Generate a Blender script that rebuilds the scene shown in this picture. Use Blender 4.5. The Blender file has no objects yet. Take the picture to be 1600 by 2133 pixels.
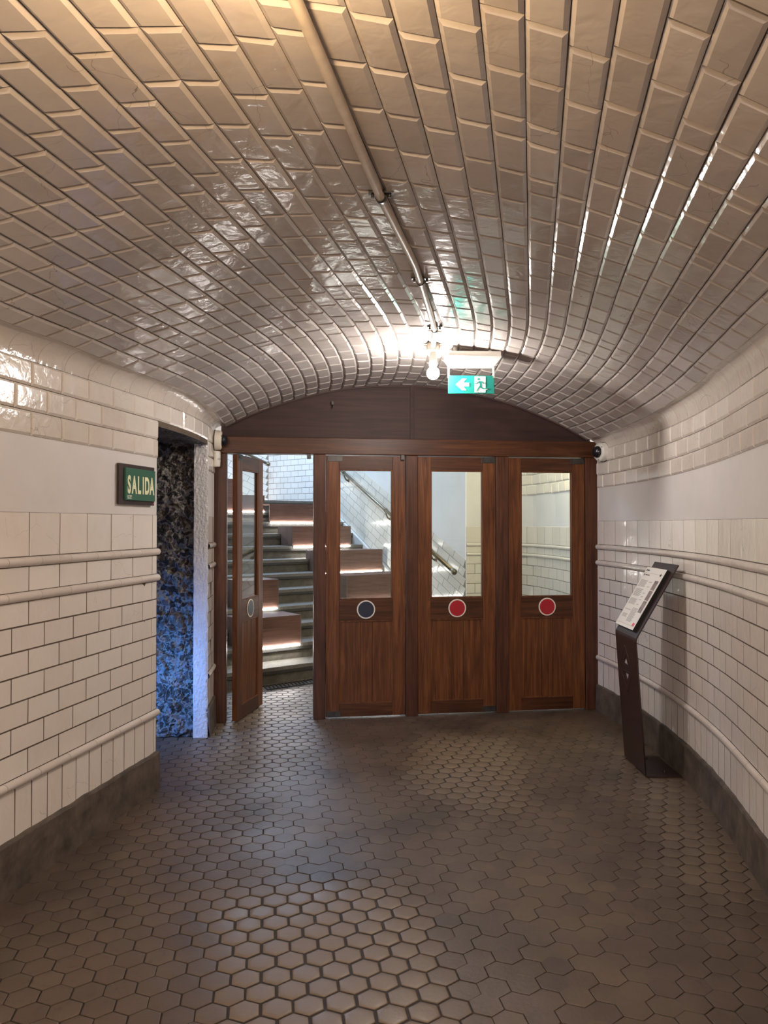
import bpy, bmesh, math, random
from mathutils import Vector, Matrix, noise
random.seed(7)
S = bpy.context.scene
C = S.collection
PI = math.pi

# ------------------------------------------------------------------ camera
cam_d = bpy.data.cameras.new('camera'); cam = bpy.data.objects.new('camera', cam_d); C.objects.link(cam)
cam_d.sensor_fit = 'HORIZONTAL'; cam_d.sensor_width = 36; cam_d.lens = 36.0
cam.location = (0, 0, 1.6); cam.rotation_euler = (math.radians(90.84), 0, 0)
cam_d.clip_start = 0.05; cam_d.clip_end = 100
S.camera = cam
S.view_settings.view_transform = 'Standard'; S.view_settings.look = 'None'
S.view_settings.exposure = 0.9; S.view_settings.gamma = 1.0; S.view_settings.use_curve_mapping = False
# ------------------------------------------------------------------ world
W = bpy.data.worlds.new('world'); S.world = W; W.use_nodes = True
bg = W.node_tree.nodes['Background']; bg.inputs[0].default_value = (1.0, 0.90, 0.83, 1); bg.inputs[1].default_value = 1.15

BULB_DOOR = 520.0       # emission of the visible bulb by the doors
BULB_NEAR = 300.0       # emission of the warm bulb just above the frame
def lamp(name, kind, loc, energy, color, size=0.1, rot=None, spread=None, sy=None):
    d = bpy.data.lights.new(name, kind); d.energy = energy; d.color = color
    if kind == 'AREA':
        d.size = size
        if sy: d.shape = 'RECTANGLE'; d.size_y = sy
        if spread: d.spread = spread
    else:
        d.shadow_soft_size = size
    o = bpy.data.objects.new(name, d); C.objects.link(o); o.location = loc
    if rot is not None:
        o.rotation_euler = Vector(rot).to_track_quat('-Z', 'Y').to_euler()
    return o
# next bulbs of the same line of lamps, behind the photographer
lamp('passage_lamp_light', 'POINT', (-1.00, -2.7, 2.45), 150, (1.0, 0.89, 0.82), 0.06)
# cool daylight from the upper landing of the stairs, warm hall lamp behind the right doors
lamp('landing_light', 'AREA', (-2.1, 11.3, 4.3), 85, (0.46, 0.67, 1.0), 1.6, (0.05, -0.1, -1), sy=1.6)
lamp('stair_light', 'AREA', (-0.3, 8.8, 4.2), 11, (0.90, 0.94, 1.0), 1.2, (0, 0.1, -1), sy=0.8)
lamp('hall_light', 'POINT', (1.55, 7.0, 2.55), 26, (1.0, 0.84, 0.52), 0.06)
lamp('blue_floodlight_light', 'AREA', (-2.25, 5.0, 0.50), 5.5, (0.10, 0.33, 1.0), 0.30, (0.60, 0.78, -0.10), spread=1.5, sy=0.5)

# ------------------------------------------------------------------ tunnel plan
CX, CY = -6.32, 5.45
RL, RR = 5.0, 8.25
PHD, PH0 = -0.1427, 0.19
def pos(r, L):
    """plan point at radius r, distance L from the door wall towards the camera"""
    ph = PHD + L / r
    if ph <= PH0:
        return CX + r*math.cos(ph), CY - r*math.sin(ph)
    t = L - r*(PH0-PHD)
    return (CX + r*math.cos(PH0) - t*math.sin(PH0), CY - r*math.sin(PH0) - t*math.cos(PH0))
def tang(r, L):
    a = pos(r, L-0.01); b = pos(r, L+0.01)
    v = Vector((b[0]-a[0], b[1]-a[1], 0)); return v.normalized()
def sm(x):
    x = max(0, min(1, x)); return x*x*(3-2*x)
LEND = 10.5

# ------------------------------------------------------------------ helpers
def obj(name, bm, mats, parent=None, smooth=False, kind=None, keep=False):
    me = bpy.data.meshes.new(name)
    if not keep: bmesh.ops.recalc_face_normals(bm, faces=bm.faces[:])
    bm.to_mesh(me); bm.free()
    if not isinstance(mats, (list, tuple)): mats = [mats]
    for m in mats: me.materials.append(m)
    if smooth:
        for p in me.polygons: p.use_smooth = True
    o = bpy.data.objects.new(name, me); C.objects.link(o)
    if parent is not None: o.parent = parent
    if kind: o['kind'] = kind
    return o
def tag(o, label, cat, group=None):
    o['label'] = label; o['category'] = cat
    if group: o['group'] = group
    return o
def thing(name, label, cat, loc=(0, 0, 0), rz=0, group=None, kind=None):
    o = bpy.data.objects.new(name, None); C.objects.link(o); o.empty_display_size = 0.1
    o.location = loc; o.rotation_euler = (0, 0, rz)
    if label: tag(o, label, cat, group)
    if kind: o['kind'] = kind
    return o
def NB(): return bmesh.new()
def box(bm, x0, x1, y0, y1, z0, z1, bev=0, mi=0, M=None):
    b2 = bmesh.new()
    v = [b2.verts.new((x, y, z)) for x in (x0, x1) for y in (y0, y1) for z in (z0, z1)]
    for f in ((0,1,3,2),(4,6,7,5),(0,4,5,1),(2,3,7,6),(0,2,6,4),(1,5,7,3)):
        b2.faces.new([v[i] for i in f])
    bmesh.ops.recalc_face_normals(b2, faces=b2.faces[:])
    if bev > 0:
        bmesh.ops.bevel(b2, geom=b2.edges[:], offset=bev, segments=2, affect='EDGES', profile=0.6)
    merge(bm, b2, mi, M)
def merge(bm, b2, mi=0, M=None):
    mp = {}
    for v in b2.verts:
        mp[v] = bm.verts.new(M @ v.co if M else v.co)
    for f in b2.faces:
        try: nf = bm.faces.new([mp[v] for v in f.verts])
        except ValueError: continue
        nf.material_index = mi; nf.smooth = f.smooth
    b2.free()
def tube(bm, pts, r, n=14, cap=True, mi=0):
    pts = [Vector(p) for p in pts]; rings = []
    rs = r if isinstance(r, (list, tuple)) else [r]*len(pts)
    up = Vector((0, 0, 1))
    for i, p in enumerate(pts):
        a = pts[max(0, i-1)]; b = pts[min(len(pts)-1, i+1)]
        t = (b-a).normalized()
        u = t.cross(up)
        if u.length < 1e-4: u = t.cross(Vector((1, 0, 0)))
        u.normalize(); w = t.cross(u).normalized()
        rings.append([bm.verts.new(p + rs[i]*(math.cos(2*PI*k/n)*u + math.sin(2*PI*k/n)*w)) for k in range(n)])
    for i in range(len(rings)-1):
        for k in range(n):
            f = bm.faces.new((rings[i][k], rings[i][(k+1) % n], rings[i+1][(k+1) % n], rings[i+1][k])); f.smooth = True; f.material_index = mi
    if cap:
        for q in (rings[0], rings[-1]):
            f = bm.faces.new(q); f.material_index = mi
def lathe(bm, prof, n=32, M=None, mi=0, smooth=True):
    """prof: (radius, z) list around Z"""
    b2 = bmesh.new(); rings = []
    for (r, z) in prof:
        if r < 1e-6: rings.append([b2.verts.new((0, 0, z))])
        else: rings.append([b2.verts.new((r*math.cos(2*PI*k/n), r*math.sin(2*PI*k/n), z)) for k in range(n)])
    for a, b in zip(rings[:-1], rings[1:]):
        if len(a) == 1 and len(b) == 1: continue
        for k in range(n):
            k2 = (k+1) % n
            if len(a) == 1: f = b2.faces.new((a[0], b[k], b[k2]))
            elif len(b) == 1: f = b2.faces.new((a[k], b[0], a[k2]))
            else: f = b2.faces.new((a[k], b[k], b[k2], a[k2]))
            f.smooth = smooth
    merge(bm, b2, mi, M)
def prism(bm, pts, y0, y1, mi=0, M=None):
    """polygon in XZ extruded along Y"""
    a = [Vector((x, y0, z)) for x, z in pts]; b = [Vector((x, y1, z)) for x, z in pts]
    if M: a = [M @ p for p in a]; b = [M @ p for p in b]
    va = [bm.verts.new(p) for p in a]; vb = [bm.verts.new(p) for p in b]
    n = len(pts); fs = [bm.faces.new(va), bm.faces.new(vb[::-1])]
    for i in range(n): fs.append(bm.faces.new((va[i], va[(i+1) % n], vb[(i+1) % n], vb[i])))
    for f in fs: f.material_index = mi
def tile(bm, mp, u0, u1, v0, v1, h=0.006, bev=0.003, gap=0.002, drop=0.004, jit=0.0, mi=0, dome=0.0):
    """one raised tile; mp(u, v, h) -> world point"""
    j = [random.uniform(-jit, jit) for _ in range(4)]
    def ring(ins, hh, use):
        return [bm.verts.new(mp(u, v, hh + (j[i] if use else 0))) for i, (u, v) in enumerate(
            ((u0+ins, v0+ins), (u1-ins, v0+ins), (u1-ins, v1-ins), (u0+ins, v1-ins)))]
    g = gap/2
    a = ring(g, -drop, False); b = ring(g, h*0.35, True); c = ring(g+bev, h, True)
    for p, q in ((a, b), (b, c)):
        for i in range(4):
            k = (i+1) % 4
            f = bm.faces.new((p[i], p[k], q[k], q[i])); f.material_index = mi
    f = bm.faces.new(c); f.material_index = mi

# ------------------------------------------------------------------ materials
def mat(name):
    m = bpy.data.materials.new(name); m.use_nodes = True
    nt = m.node_tree; p = nt.nodes['Principled BSDF']
    return m, nt, p
def N(nt, t, **kw):
    n = nt.nodes.new(t)
    for k, v in kw.items():
        if k.startswith('_'): setattr(n, k[1:], v)
        else: n.inputs[k.replace('__', ' ')].default_value = v
    return n
def simple(name, col, rough=0.5, metal=0.0, bump=0.0, bscale=60, var=0.0, spec=0.5, coat=0.0, vscale=4):
    m, nt, p = mat(name)
    p.inputs['Base Color'].default_value = (*col, 1); p.inputs['Roughness'].default_value = rough
    p.inputs['Metallic'].default_value = metal; p.inputs['Specular IOR Level'].default_value = spec
    p.inputs['Coat Weight'].default_value = coat
    tc = N(nt, 'ShaderNodeTexCoord')
    if var > 0:
        n = N(nt, 'ShaderNodeTexNoise', Scale=vscale, Detail=6.0, Roughness=0.6)
        nt.links.new(tc.outputs['Object'], n.inputs['Vector'])
        r = N(nt, 'ShaderNodeValToRGB')
        r.color_ramp.elements[0].position = 0.3; r.color_ramp.elements[1].position = 0.72
        r.color_ramp.elements[0].color = (*[c*(1-var) for c in col], 1)
        r.color_ramp.elements[1].color = (*[min(1, c*(1+var)) for c in col], 1)
        nt.links.new(n.outputs['Fac'], r.inputs['Fac']); nt.links.new(r.outputs['Color'], p.inputs['Base Color'])
    if bump > 0:
        n = N(nt, 'ShaderNodeTexNoise', Scale=bscale, Detail=5.0)
        nt.links.new(tc.outputs['Object'], n.inputs['Vector'])
        b = N(nt, 'ShaderNodeBump', Strength=bump, Distance=0.01)
        nt.links.new(n.outputs['Fac'], b.inputs['Height']); nt.links.new(b.outputs['Normal'], p.inputs['Normal'])
    return m
def glaze(name, cols, rough=0.1, wave=0.25, wscale=14, stain=0.35, crackle=0.5, dist=0.006):
    """glazed ceramic: tone per tile, wavy glaze, hairline cracks and small stains"""
    m, nt, p = mat(name); L = nt.links.new
    tc = N(nt, 'ShaderNodeTexCoord'); geo = N(nt, 'ShaderNodeNewGeometry')
    r = N(nt, 'ShaderNodeValToRGB'); cr = r.color_ramp
    while len(cr.elements) < len(cols): cr.elements.new(0.5)
    for i, c in enumerate(cols):
        cr.elements[i].position = i/(len(cols)-1); cr.elements[i].color = (*c, 1)
    L(geo.outputs['Random Per Island'], r.inputs['Fac'])
    # hairline cracks
    n0 = N(nt, 'ShaderNodeTexNoise', Scale=3.0, Detail=4.0)
    L(tc.outputs['Object'], n0.inputs['Vector'])
    mx = N(nt, 'ShaderNodeMixRGB', _blend_type='ADD'); mx.inputs[0].default_value = 0.35
    L(tc.outputs['Object'], mx.inputs[1]); L(n0.outputs['Color'], mx.inputs[2])
    vo = N(nt, 'ShaderNodeTexVoronoi', Scale=3.6, _feature='DISTANCE_TO_EDGE')
    L(mx.outputs[0], vo.inputs['Vector'])
    lt = N(nt, 'ShaderNodeMath', _operation='LESS_THAN'); lt.inputs[1].default_value = 0.0022
    L(vo.outputs['Distance'], lt.inputs[0])
    n1 = N(nt, 'ShaderNodeTexNoise', Scale=1.7, Detail=2.0); L(tc.outputs['Object'], n1.inputs['Vector'])
    gt = N(nt, 'ShaderNodeMath', _operation='GREATER_THAN'); gt.inputs[1].default_value = 0.56
    L(n1.outputs['Fac'], gt.inputs[0])
    mu = N(nt, 'ShaderNodeMath', _operation='MULTIPLY'); L(lt.outputs[0], mu.inputs[0]); L(gt.outputs[0], mu.inputs[1])
    m2 = N(nt, 'ShaderNodeMath', _operation='MULTIPLY'); m2.inputs[1].default_value = crackle; L(mu.outputs[0], m2.inputs[0])
    dk = N(nt, 'ShaderNodeMixRGB', _blend_type='MIX'); dk.inputs[2].default_value = (0.16, 0.12, 0.09, 1)
    L(m2.outputs[0], dk.inputs[0]); L(r.outputs['Color'], dk.inputs[1])
    # broad stains
    n2 = N(nt, 'ShaderNodeTexNoise', Scale=5.0, Detail=7.0, Roughness=0.65); L(tc.outputs['Object'], n2.inputs['Vector'])
    mr = N(nt, 'ShaderNodeMapRange'); mr.inputs[1].default_value = 0.5; mr.inputs[2].default_value = 0.8; mr.inputs[4].default_value = stain
    L(n2.outputs['Fac'], mr.inputs[0])
    st = N(nt, 'ShaderNodeMixRGB', _blend_type='MULTIPLY'); st.inputs[2].default_value = (0.72, 0.62, 0.52, 1)
    L(mr.outputs[0], st.inputs[0]); L(dk.outputs[0], st.inputs[1])
    L(st.outputs[0], p.inputs['Base Color'])
    p.inputs['Roughness'].default_value = rough
    n3 = N(nt, 'ShaderNodeTexNoise', Scale=wscale, Detail=2.5, Distortion=0.4); L(tc.outputs['Object'], n3.inputs['Vector'])
    b = N(nt, 'ShaderNodeBump', Strength=wave, Distance=dist); L(n3.outputs['Fac'], b.inputs['Height'])
    L(b.outputs['Normal'], p.inputs['Normal'])
    return m
def wood(name, c1, c2, c3, axis='Z', rough=0.44, scale=1.0, bump=0.15):
    m, nt, p = mat(name); L = nt.links.new
    tc = N(nt, 'ShaderNodeTexCoord'); mp = N(nt, 'ShaderNodeMapping')
    sc = {'Z': (16, 16, 0.9), 'X': (0.9, 16, 16)}[axis]
    mp.inputs['Scale'].default_value = [s*scale for s in sc]
    oi = N(nt, 'ShaderNodeObjectInfo'); ad = N(nt, 'ShaderNodeVectorMath', _operation='ADD')
    sc2 = N(nt, 'ShaderNodeVectorMath', _operation='SCALE'); sc2.inputs['Scale'].default_value = 7.0
    L(oi.outputs['Random'], sc2.inputs[0]); L(tc.outputs['Object'], ad.inputs[0]); L(sc2.outputs[0], ad.inputs[1])
    L(ad.outputs[0], mp.inputs['Vector'])
    n = N(nt, 'ShaderNodeTexNoise', Scale=2.2, Detail=8.0, Roughness=0.62, Distortion=0.8); L(mp.outputs[0], n.inputs['Vector'])
    r = N(nt, 'ShaderNodeValToRGB'); cr = r.color_ramp; cr.elements.new(0.5)
    for e, pz, c in zip(cr.elements, (0.28, 0.5, 0.74), (c1, c2, c3)): e.position = pz; e.color = (*c, 1)
    L(n.outputs['Fac'], r.inputs['Fac'])
    n2 = N(nt, 'ShaderNodeTexNoise', Scale=2.2, Detail=4.0); L(ad.outputs[0], n2.inputs['Vector'])
    mr = N(nt, 'ShaderNodeMapRange'); mr.inputs[1].default_value = 0.45; mr.inputs[2].default_value = 0.8; mr.inputs[4].default_value = 0.75
    L(n2.outputs['Fac'], mr.inputs[0])
    st = N(nt, 'ShaderNodeMixRGB', _blend_type='MULTIPLY'); st.inputs[2].default_value = (0.45, 0.38, 0.36, 1)
    L(mr.outputs[0], st.inputs[0]); L(r.outputs['Color'], st.inputs[1]); L(st.outputs[0], p.inputs['Base Color'])
    p.inputs['Roughness'].default_value = rough; p.inputs['Specular IOR Level'].default_value = 0.28
    b = N(nt, 'ShaderNodeBump', Strength=bump, Distance=0.003); L(n.outputs['Fac'], b.inputs['Height']); L(b.outputs['Normal'], p.inputs['Normal'])
    return m
def emit(name, col, s):
    m = bpy.data.materials.new(name); m.use_nodes = True; nt = m.node_tree; nt.nodes.clear()
    e = nt.nodes.new('ShaderNodeEmission'); e.inputs[0].default_value = (*col, 1); e.inputs[1].default_value = s
    o = nt.nodes.new('ShaderNodeOutputMaterial'); nt.links.new(e.outputs[0], o.inputs[0]); return m

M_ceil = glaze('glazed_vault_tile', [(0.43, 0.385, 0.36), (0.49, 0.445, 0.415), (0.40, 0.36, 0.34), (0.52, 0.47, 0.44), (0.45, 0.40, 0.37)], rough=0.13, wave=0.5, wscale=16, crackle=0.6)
M_wall = glaze('glazed_wall_tile', [(0.77, 0.71, 0.66), (0.81, 0.76, 0.705), (0.75, 0.695, 0.645), (0.80, 0.735, 0.68)], rough=0.12, wave=0.35, wscale=18, stain=0.22)
M_bev = glaze('bevelled_wall_tile', [(0.70, 0.64, 0.58), (0.76, 0.70, 0.64), (0.67, 0.605, 0.545)], rough=0.14, wave=0.35, wscale=22, stain=0.4)
M_hallw = glaze('hall_wall_tile', [(0.70, 0.68, 0.62), (0.74, 0.72, 0.66), (0.68, 0.66, 0.60)], rough=0.14, wave=0.35, stain=0.15)
M_bead = glaze('glazed_bead', [(0.66, 0.60, 0.55), (0.71, 0.645, 0.595), (0.63, 0.57, 0.52)], rough=0.14, wave=0.3, stain=0.4)
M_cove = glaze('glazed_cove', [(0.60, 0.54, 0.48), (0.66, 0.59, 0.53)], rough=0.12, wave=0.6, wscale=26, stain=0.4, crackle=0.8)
M_grout = simple('dark_grout', (0.10, 0.072, 0.052), 0.85, var=0.35, vscale=9)
M_grout2 = simple('hall_grout', (0.24, 0.21, 0.17), 0.85)
M_plaster = simple('painted_plaster', (0.68, 0.64, 0.62), 0.55, bump=0.12, bscale=7, var=0.04)
M_rough = simple('rough_white_plaster', (0.62, 0.60, 0.58), 0.9, bump=1.0, bscale=75, var=0.1)
M_base = simple('stained_cement', (0.10, 0.078, 0.06), 0.6, bump=0.5, bscale=30, var=0.55, vscale=9)
M_white = simple('white_wall', (0.70, 0.71, 0.71), 0.6, var=0.04)
M_woodz = wood('varnished_wood_upright', (0.045, 0.014, 0.005), (0.115, 0.038, 0.012), (0.215, 0.080, 0.024), 'Z')
M_woodx = wood('varnished_wood_crosswise', (0.030, 0.010, 0.004), (0.066, 0.022, 0.008), (0.115, 0.042, 0.014), 'X')
M_post = wood('dark_varnished_post', (0.028, 0.010, 0.006), (0.072, 0.025, 0.012), (0.120, 0.044, 0.020), 'Z')
M_tymp = wood('dark_tympanum_board', (0.026, 0.013, 0.011), (0.038, 0.018, 0.015), (0.052, 0.025, 0.021), 'X', rough=0.62, bump=0.05)
M_bench = wood('bench_wood', (0.085, 0.042, 0.032), (0.135, 0.070, 0.053), (0.18, 0.10, 0.075), 'X', rough=0.55, scale=1.2)
M_benchg = wood('bench_end_wood', (0.10, 0.065, 0.055), (0.15, 0.10, 0.085), (0.19, 0.13, 0.11), 'Z', rough=0.6)
M_metal = simple('dark_steel_plate', (0.06, 0.055, 0.05), 0.45, 0.7, var=0.3, vscale=20)
M_rail = simple('brass_handrail', (0.17, 0.145, 0.10), 0.3, 0.85)
M_pipe = simple('painted_conduit', (0.50, 0.43, 0.36), 0.35, var=0.18, vscale=12)
M_pl = simple('white_plastic', (0.70, 0.68, 0.64), 0.35)
M_ivory = simple('ivory_plastic', (0.66, 0.60, 0.51), 0.35, var=0.06)
M_black = simple('black_dome_plastic', (0.008, 0.008, 0.010), 0.06)
M_dark = simple('dark_gap', (0.01, 0.009, 0.008), 0.8)
M_stand = simple('dark_brown_painted_steel', (0.042, 0.021, 0.017), 0.42, 0.15, bump=0.05, bscale=300)
M_green = simple('green_enamel', (0.022, 0.115, 0.070), 0.4)
M_cream = simple('cream_letters', (0.80, 0.77, 0.50), 0.5)
M_frame = simple('dark_sign_board', (0.028, 0.012, 0.011), 0.4)
M_exitg = simple('exit_sign_green', (0.010, 0.20, 0.165), 0.25)
M_exitw = simple('exit_sign_white', (0.80, 0.82, 0.80), 0.3)
M_navy = simple('navy_disc', (0.012, 0.018, 0.036), 0.35)
M_red = simple('red_disc', (0.36, 0.010, 0.020), 0.35)
M_ring = simple('cream_ring', (0.72, 0.66, 0.56), 0.5)
M_paper = simple('printed_board_white', (0.78, 0.75, 0.70), 0.5)
M_ink = simple('printed_grey_text', (0.33, 0.30, 0.28), 0.7)
M_inkd = simple('printed_black_text', (0.05, 0.045, 0.05), 0.7)
M_photo = simple('printed_photo', (0.22, 0.165, 0.15), 0.5, var=0.6, vscale=30)
M_logo = simple('printed_red_mark', (0.75, 0.12, 0.16), 0.5)
M_step = simple('worn_granite', (0.095, 0.085, 0.068), 0.7, bump=0.6, bscale=90, var=0.3, vscale=14)
M_nose = simple('granite_nosing', (0.15, 0.14, 0.12), 0.6, bump=0.8, bscale=140, var=0.25, vscale=40)
M_noseshade = simple('step_nosing_shade', (0.045, 0.042, 0.038), 0.6)  # shade below the step edges, given as a dark colour
M_iron = simple('iron_grate', (0.04, 0.035, 0.03), 0.55, 0.6)
M_led = emit('led_strip_light', (1.0, 0.97, 0.93), 50)
M_bulbd = emit('bulb_glow', (1.0, 0.93, 0.87), BULB_DOOR)
M_bulbn = emit('warm_bulb_glow', (1.0, 0.68, 0.36), BULB_NEAR)
M_blue = emit('blue_lamp_face', (0.10, 0.32, 1.0), 3)
# glass
mg = bpy.data.materials.new('clear_glass'); mg.use_nodes = True; nt = mg.node_tree; nt.nodes.clear()
tr = nt.nodes.new('ShaderNodeBsdfTransparent'); tr.inputs[0].default_value = (0.93, 0.95, 0.93, 1)
gl = nt.nodes.new('ShaderNodeBsdfGlossy'); gl.inputs['Roughness'].default_value = 0.02
lw = nt.nodes.new('ShaderNodeLayerWeight'); pw = nt.nodes.new('ShaderNodeMath'); pw.operation = 'POWER'; pw.inputs[1].default_value = 5
fr = nt.nodes.new('ShaderNodeMapRange'); fr.inputs[3].default_value = 0.04; fr.inputs[4].default_value = 1.0
nt.links.new(lw.outputs['Facing'], pw.inputs[0]); nt.links.new(pw.outputs[0], fr.inputs[0])
mx = nt.nodes.new('ShaderNodeMixShader'); ou = nt.nodes.new('ShaderNodeOutputMaterial')
nt.links.new(fr.outputs[0], mx.inputs[0]); nt.links.new(tr.outputs[0], mx.inputs[1]); nt.links.new(gl.outputs[0], mx.inputs[2]); nt.links.new(mx.outputs[0], ou.inputs[0])
M_glass = mg
# floor tile
def floor_mat():
    m, nt, p = mat('worn_hexagon_tile'); L = nt.links.new
    tc = N(nt, 'ShaderNodeTexCoord'); geo = N(nt, 'ShaderNodeNewGeometry')
    r = N(nt, 'ShaderNodeValToRGB'); cr = r.color_ramp
    cols = [(0.092, 0.062, 0.043), (0.118, 0.082, 0.056), (0.080, 0.056, 0.042), (0.135, 0.096, 0.062), (0.100, 0.067, 0.048)]
    while len(cr.elements) < 5: cr.elements.new(0.5)
    for i, c in enumerate(cols): cr.elements[i].position = i/4; cr.elements[i].color = (*c, 1)
    L(geo.outputs['Random Per Island'], r.inputs['Fac'])
    n0 = N(nt, 'ShaderNodeTexNoise', Scale=1.1, Detail=3.0); L(tc.outputs['Object'], n0.inputs['Vector'])
    mr0 = N(nt, 'ShaderNodeMapRange'); mr0.inputs[1].default_value = 0.35; mr0.inputs[2].default_value = 0.65; mr0.inputs[3].default_value = 0.15; mr0.inputs[4].default_value = 0.75
    L(n0.outputs['Fac'], mr0.inputs[0])
    avg = N(nt, 'ShaderNodeMixRGB'); avg.inputs[2].default_value = (0.102, 0.071, 0.050, 1)
    L(mr0.outputs[0], avg.inputs[0]); L(r.outputs['Color'], avg.inputs[1])
    n2 = N(nt, 'ShaderNodeTexNoise', Scale=26.0, Detail=6.0, Roughness=0.7); L(tc.outputs['Object'], n2.inputs['Vector'])
    n3 = N(nt, 'ShaderNodeTexNoise', Scale=2.3, Detail=3.0); L(tc.outputs['Object'], n3.inputs['Vector'])
    mr = N(nt, 'ShaderNodeMapRange'); mr.inputs[1].default_value = 0.57; mr.inputs[2].default_value = 0.62; mr.inputs[4].default_value = 0.7
    L(n2.outputs['Fac'], mr.inputs[0])
    mr3 = N(nt, 'ShaderNodeMapRange'); mr3.inputs[1].default_value = 0.48; mr3.inputs[2].default_value = 0.62
    L(n3.outputs['Fac'], mr3.inputs[0])
    mu = N(nt, 'ShaderNodeMath', _operation='MULTIPLY'); L(mr.outputs[0], mu.inputs[0]); L(mr3.outputs[0], mu.inputs[1])
    st = N(nt, 'ShaderNodeMixRGB', _blend_type='MIX'); st.inputs[2].default_value = (0.050, 0.034, 0.027, 1)
    L(mu.outputs[0], st.inputs[0]); L(avg.outputs[0], st.inputs[1])
    n4 = N(nt, 'ShaderNodeTexNoise', Scale=1.9, Detail=6.0); L(tc.outputs['Object'], n4.inputs['Vector'])
    mr4 = N(nt, 'ShaderNodeMapRange'); mr4.inputs[1].default_value = 0.45; mr4.inputs[2].default_value = 0.72; mr4.inputs[4].default_value = 0.85
    L(n4.outputs['Fac'], mr4.inputs[0])
    s2 = N(nt, 'ShaderNodeMixRGB', _blend_type='MULTIPLY'); s2.inputs[2].default_value = (0.5, 0.5, 0.52, 1)
    L(mr4.outputs[0], s2.inputs[0]); L(st.outputs[0], s2.inputs[1]); 
    at = N(nt, 'ShaderNodeAttribute', _attribute_name='wear')
    ma = N(nt, 'ShaderNodeMapRange'); ma.inputs[1].default_value = 0.35; ma.inputs[2].default_value = 0.95; ma.inputs[4].default_value = 0.8
    L(at.outputs['Fac'], ma.inputs[0])
    pol = N(nt, 'ShaderNodeMixRGB', _blend_type='MIX'); pol.inputs[2].default_value = (0.200, 0.148, 0.102, 1)
    L(ma.outputs[0], pol.inputs[0]); L(s2.outputs[0], pol.inputs[1]); L(pol.outputs[0], p.inputs['Base Color'])
    rr = N(nt, 'ShaderNodeMapRange'); rr.inputs[1].default_value = 0.3; rr.inputs[2].default_value = 0.7; rr.inputs[3].default_value = 0.36; rr.inputs[4].default_value = 0.52
    L(n3.outputs['Fac'], rr.inputs[0]); L(rr.outputs[0], p.inputs['Roughness'])
    n5 = N(nt, 'ShaderNodeTexNoise', Scale=55.0, Detail=5.0); L(tc.outputs['Object'], n5.inputs['Vector'])
    b = N(nt, 'ShaderNodeBump', Strength=0.22, Distance=0.004); L(n5.outputs['Fac'], b.inputs['Height'])
    n6 = N(nt, 'ShaderNodeTexNoise', Scale=11.0, Detail=2.0); L(tc.outputs['Object'], n6.inputs['Vector'])
    b2 = N(nt, 'ShaderNodeBump', Strength=0.10, Distance=0.01); L(n6.outputs['Fac'], b2.inputs['Height']); L(b.outputs['Normal'], b2.inputs['Normal'])
    L(b2.outputs['Normal'], p.inputs['Normal'])
    return m
M_floor = floor_mat()
M_fgrout = simple('floor_joint_dirt', (0.022, 0.014, 0.010), 0.7, var=0.4, vscale=8)
def stone_mat():
    m, nt, p = mat('rubble_stone'); L = nt.links.new
    tc = N(nt, 'ShaderNodeTexCoord')
    n0 = N(nt, 'ShaderNodeTexNoise', Scale=9.0, Detail=3.0); L(tc.outputs['Object'], n0.inputs['Vector'])
    mx = N(nt, 'ShaderNodeMixRGB', _blend_type='ADD'); mx.inputs[0].default_value = 0.30
    L(tc.outputs['Object'], mx.inputs[1]); L(n0.outputs['Color'], mx.inputs[2])
    v = N(nt, 'ShaderNodeTexVoronoi', Scale=13.0, Randomness=1.0); L(mx.outputs[0], v.inputs['Vector'])
    ve = N(nt, 'ShaderNodeTexVoronoi', Scale=13.0, Randomness=1.0, _feature='DISTANCE_TO_EDGE'); L(mx.outputs[0], ve.inputs['Vector'])
    rr = N(nt, 'ShaderNodeValToRGB'); cr = rr.color_ramp
    cols = [(0.045, 0.036, 0.030), (0.085, 0.066, 0.052), (0.028, 0.024, 0.022), (0.16, 0.13, 0.105), (0.06, 0.045, 0.035)]
    while len(cr.elements) < 5: cr.elements.new(0.5)
    for i, c in enumerate(cols): cr.elements[i].position = i/4; cr.elements[i].color = (*c, 1)
    L(v.outputs['Color'], rr.inputs['Fac'])
    nb = N(nt, 'ShaderNodeTexNoise', Scale=5.0, Detail=3.0); L(tc.outputs['Object'], nb.inputs['Vector'])
    th = N(nt, 'ShaderNodeMapRange'); th.inputs[1].default_value = 0.3; th.inputs[2].default_value = 0.7; th.inputs[3].default_value = 0.02; th.inputs[4].default_value = 0.17
    L(nb.outputs['Fac'], th.inputs[0])
    lt = N(nt, 'ShaderNodeMath', _operation='LESS_THAN'); L(ve.outputs['Distance'], lt.inputs[0]); L(th.outputs[0], lt.inputs[1])
    r = N(nt, 'ShaderNodeMixRGB'); r.inputs[2].default_value = (0.30, 0.28, 0.26, 1)
    L(lt.outputs[0], r.inputs[0]); L(rr.outputs['Color'], r.inputs[1])
    n = N(nt, 'ShaderNodeTexNoise', Scale=40.0, Detail=7.0); L(tc.outputs['Object'], n.inputs['Vector'])
    mm = N(nt, 'ShaderNodeMixRGB', _blend_type='MULTIPLY'); mm.inputs[0].default_value = 0.6
    L(r.outputs['Color'], mm.inputs[1]); L(n.outputs['Color'], mm.inputs[2]); L(mm.outputs[0], p.inputs['Base Color'])
    p.inputs['Roughness'].default_value = 0.62
    b = N(nt, 'ShaderNodeBump', Strength=0.9, Distance=0.015); L(n.outputs['Fac'], b.inputs['Height']); L(b.outputs['Normal'], p.inputs['Normal'])
    return m
M_stone = stone_mat()

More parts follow.
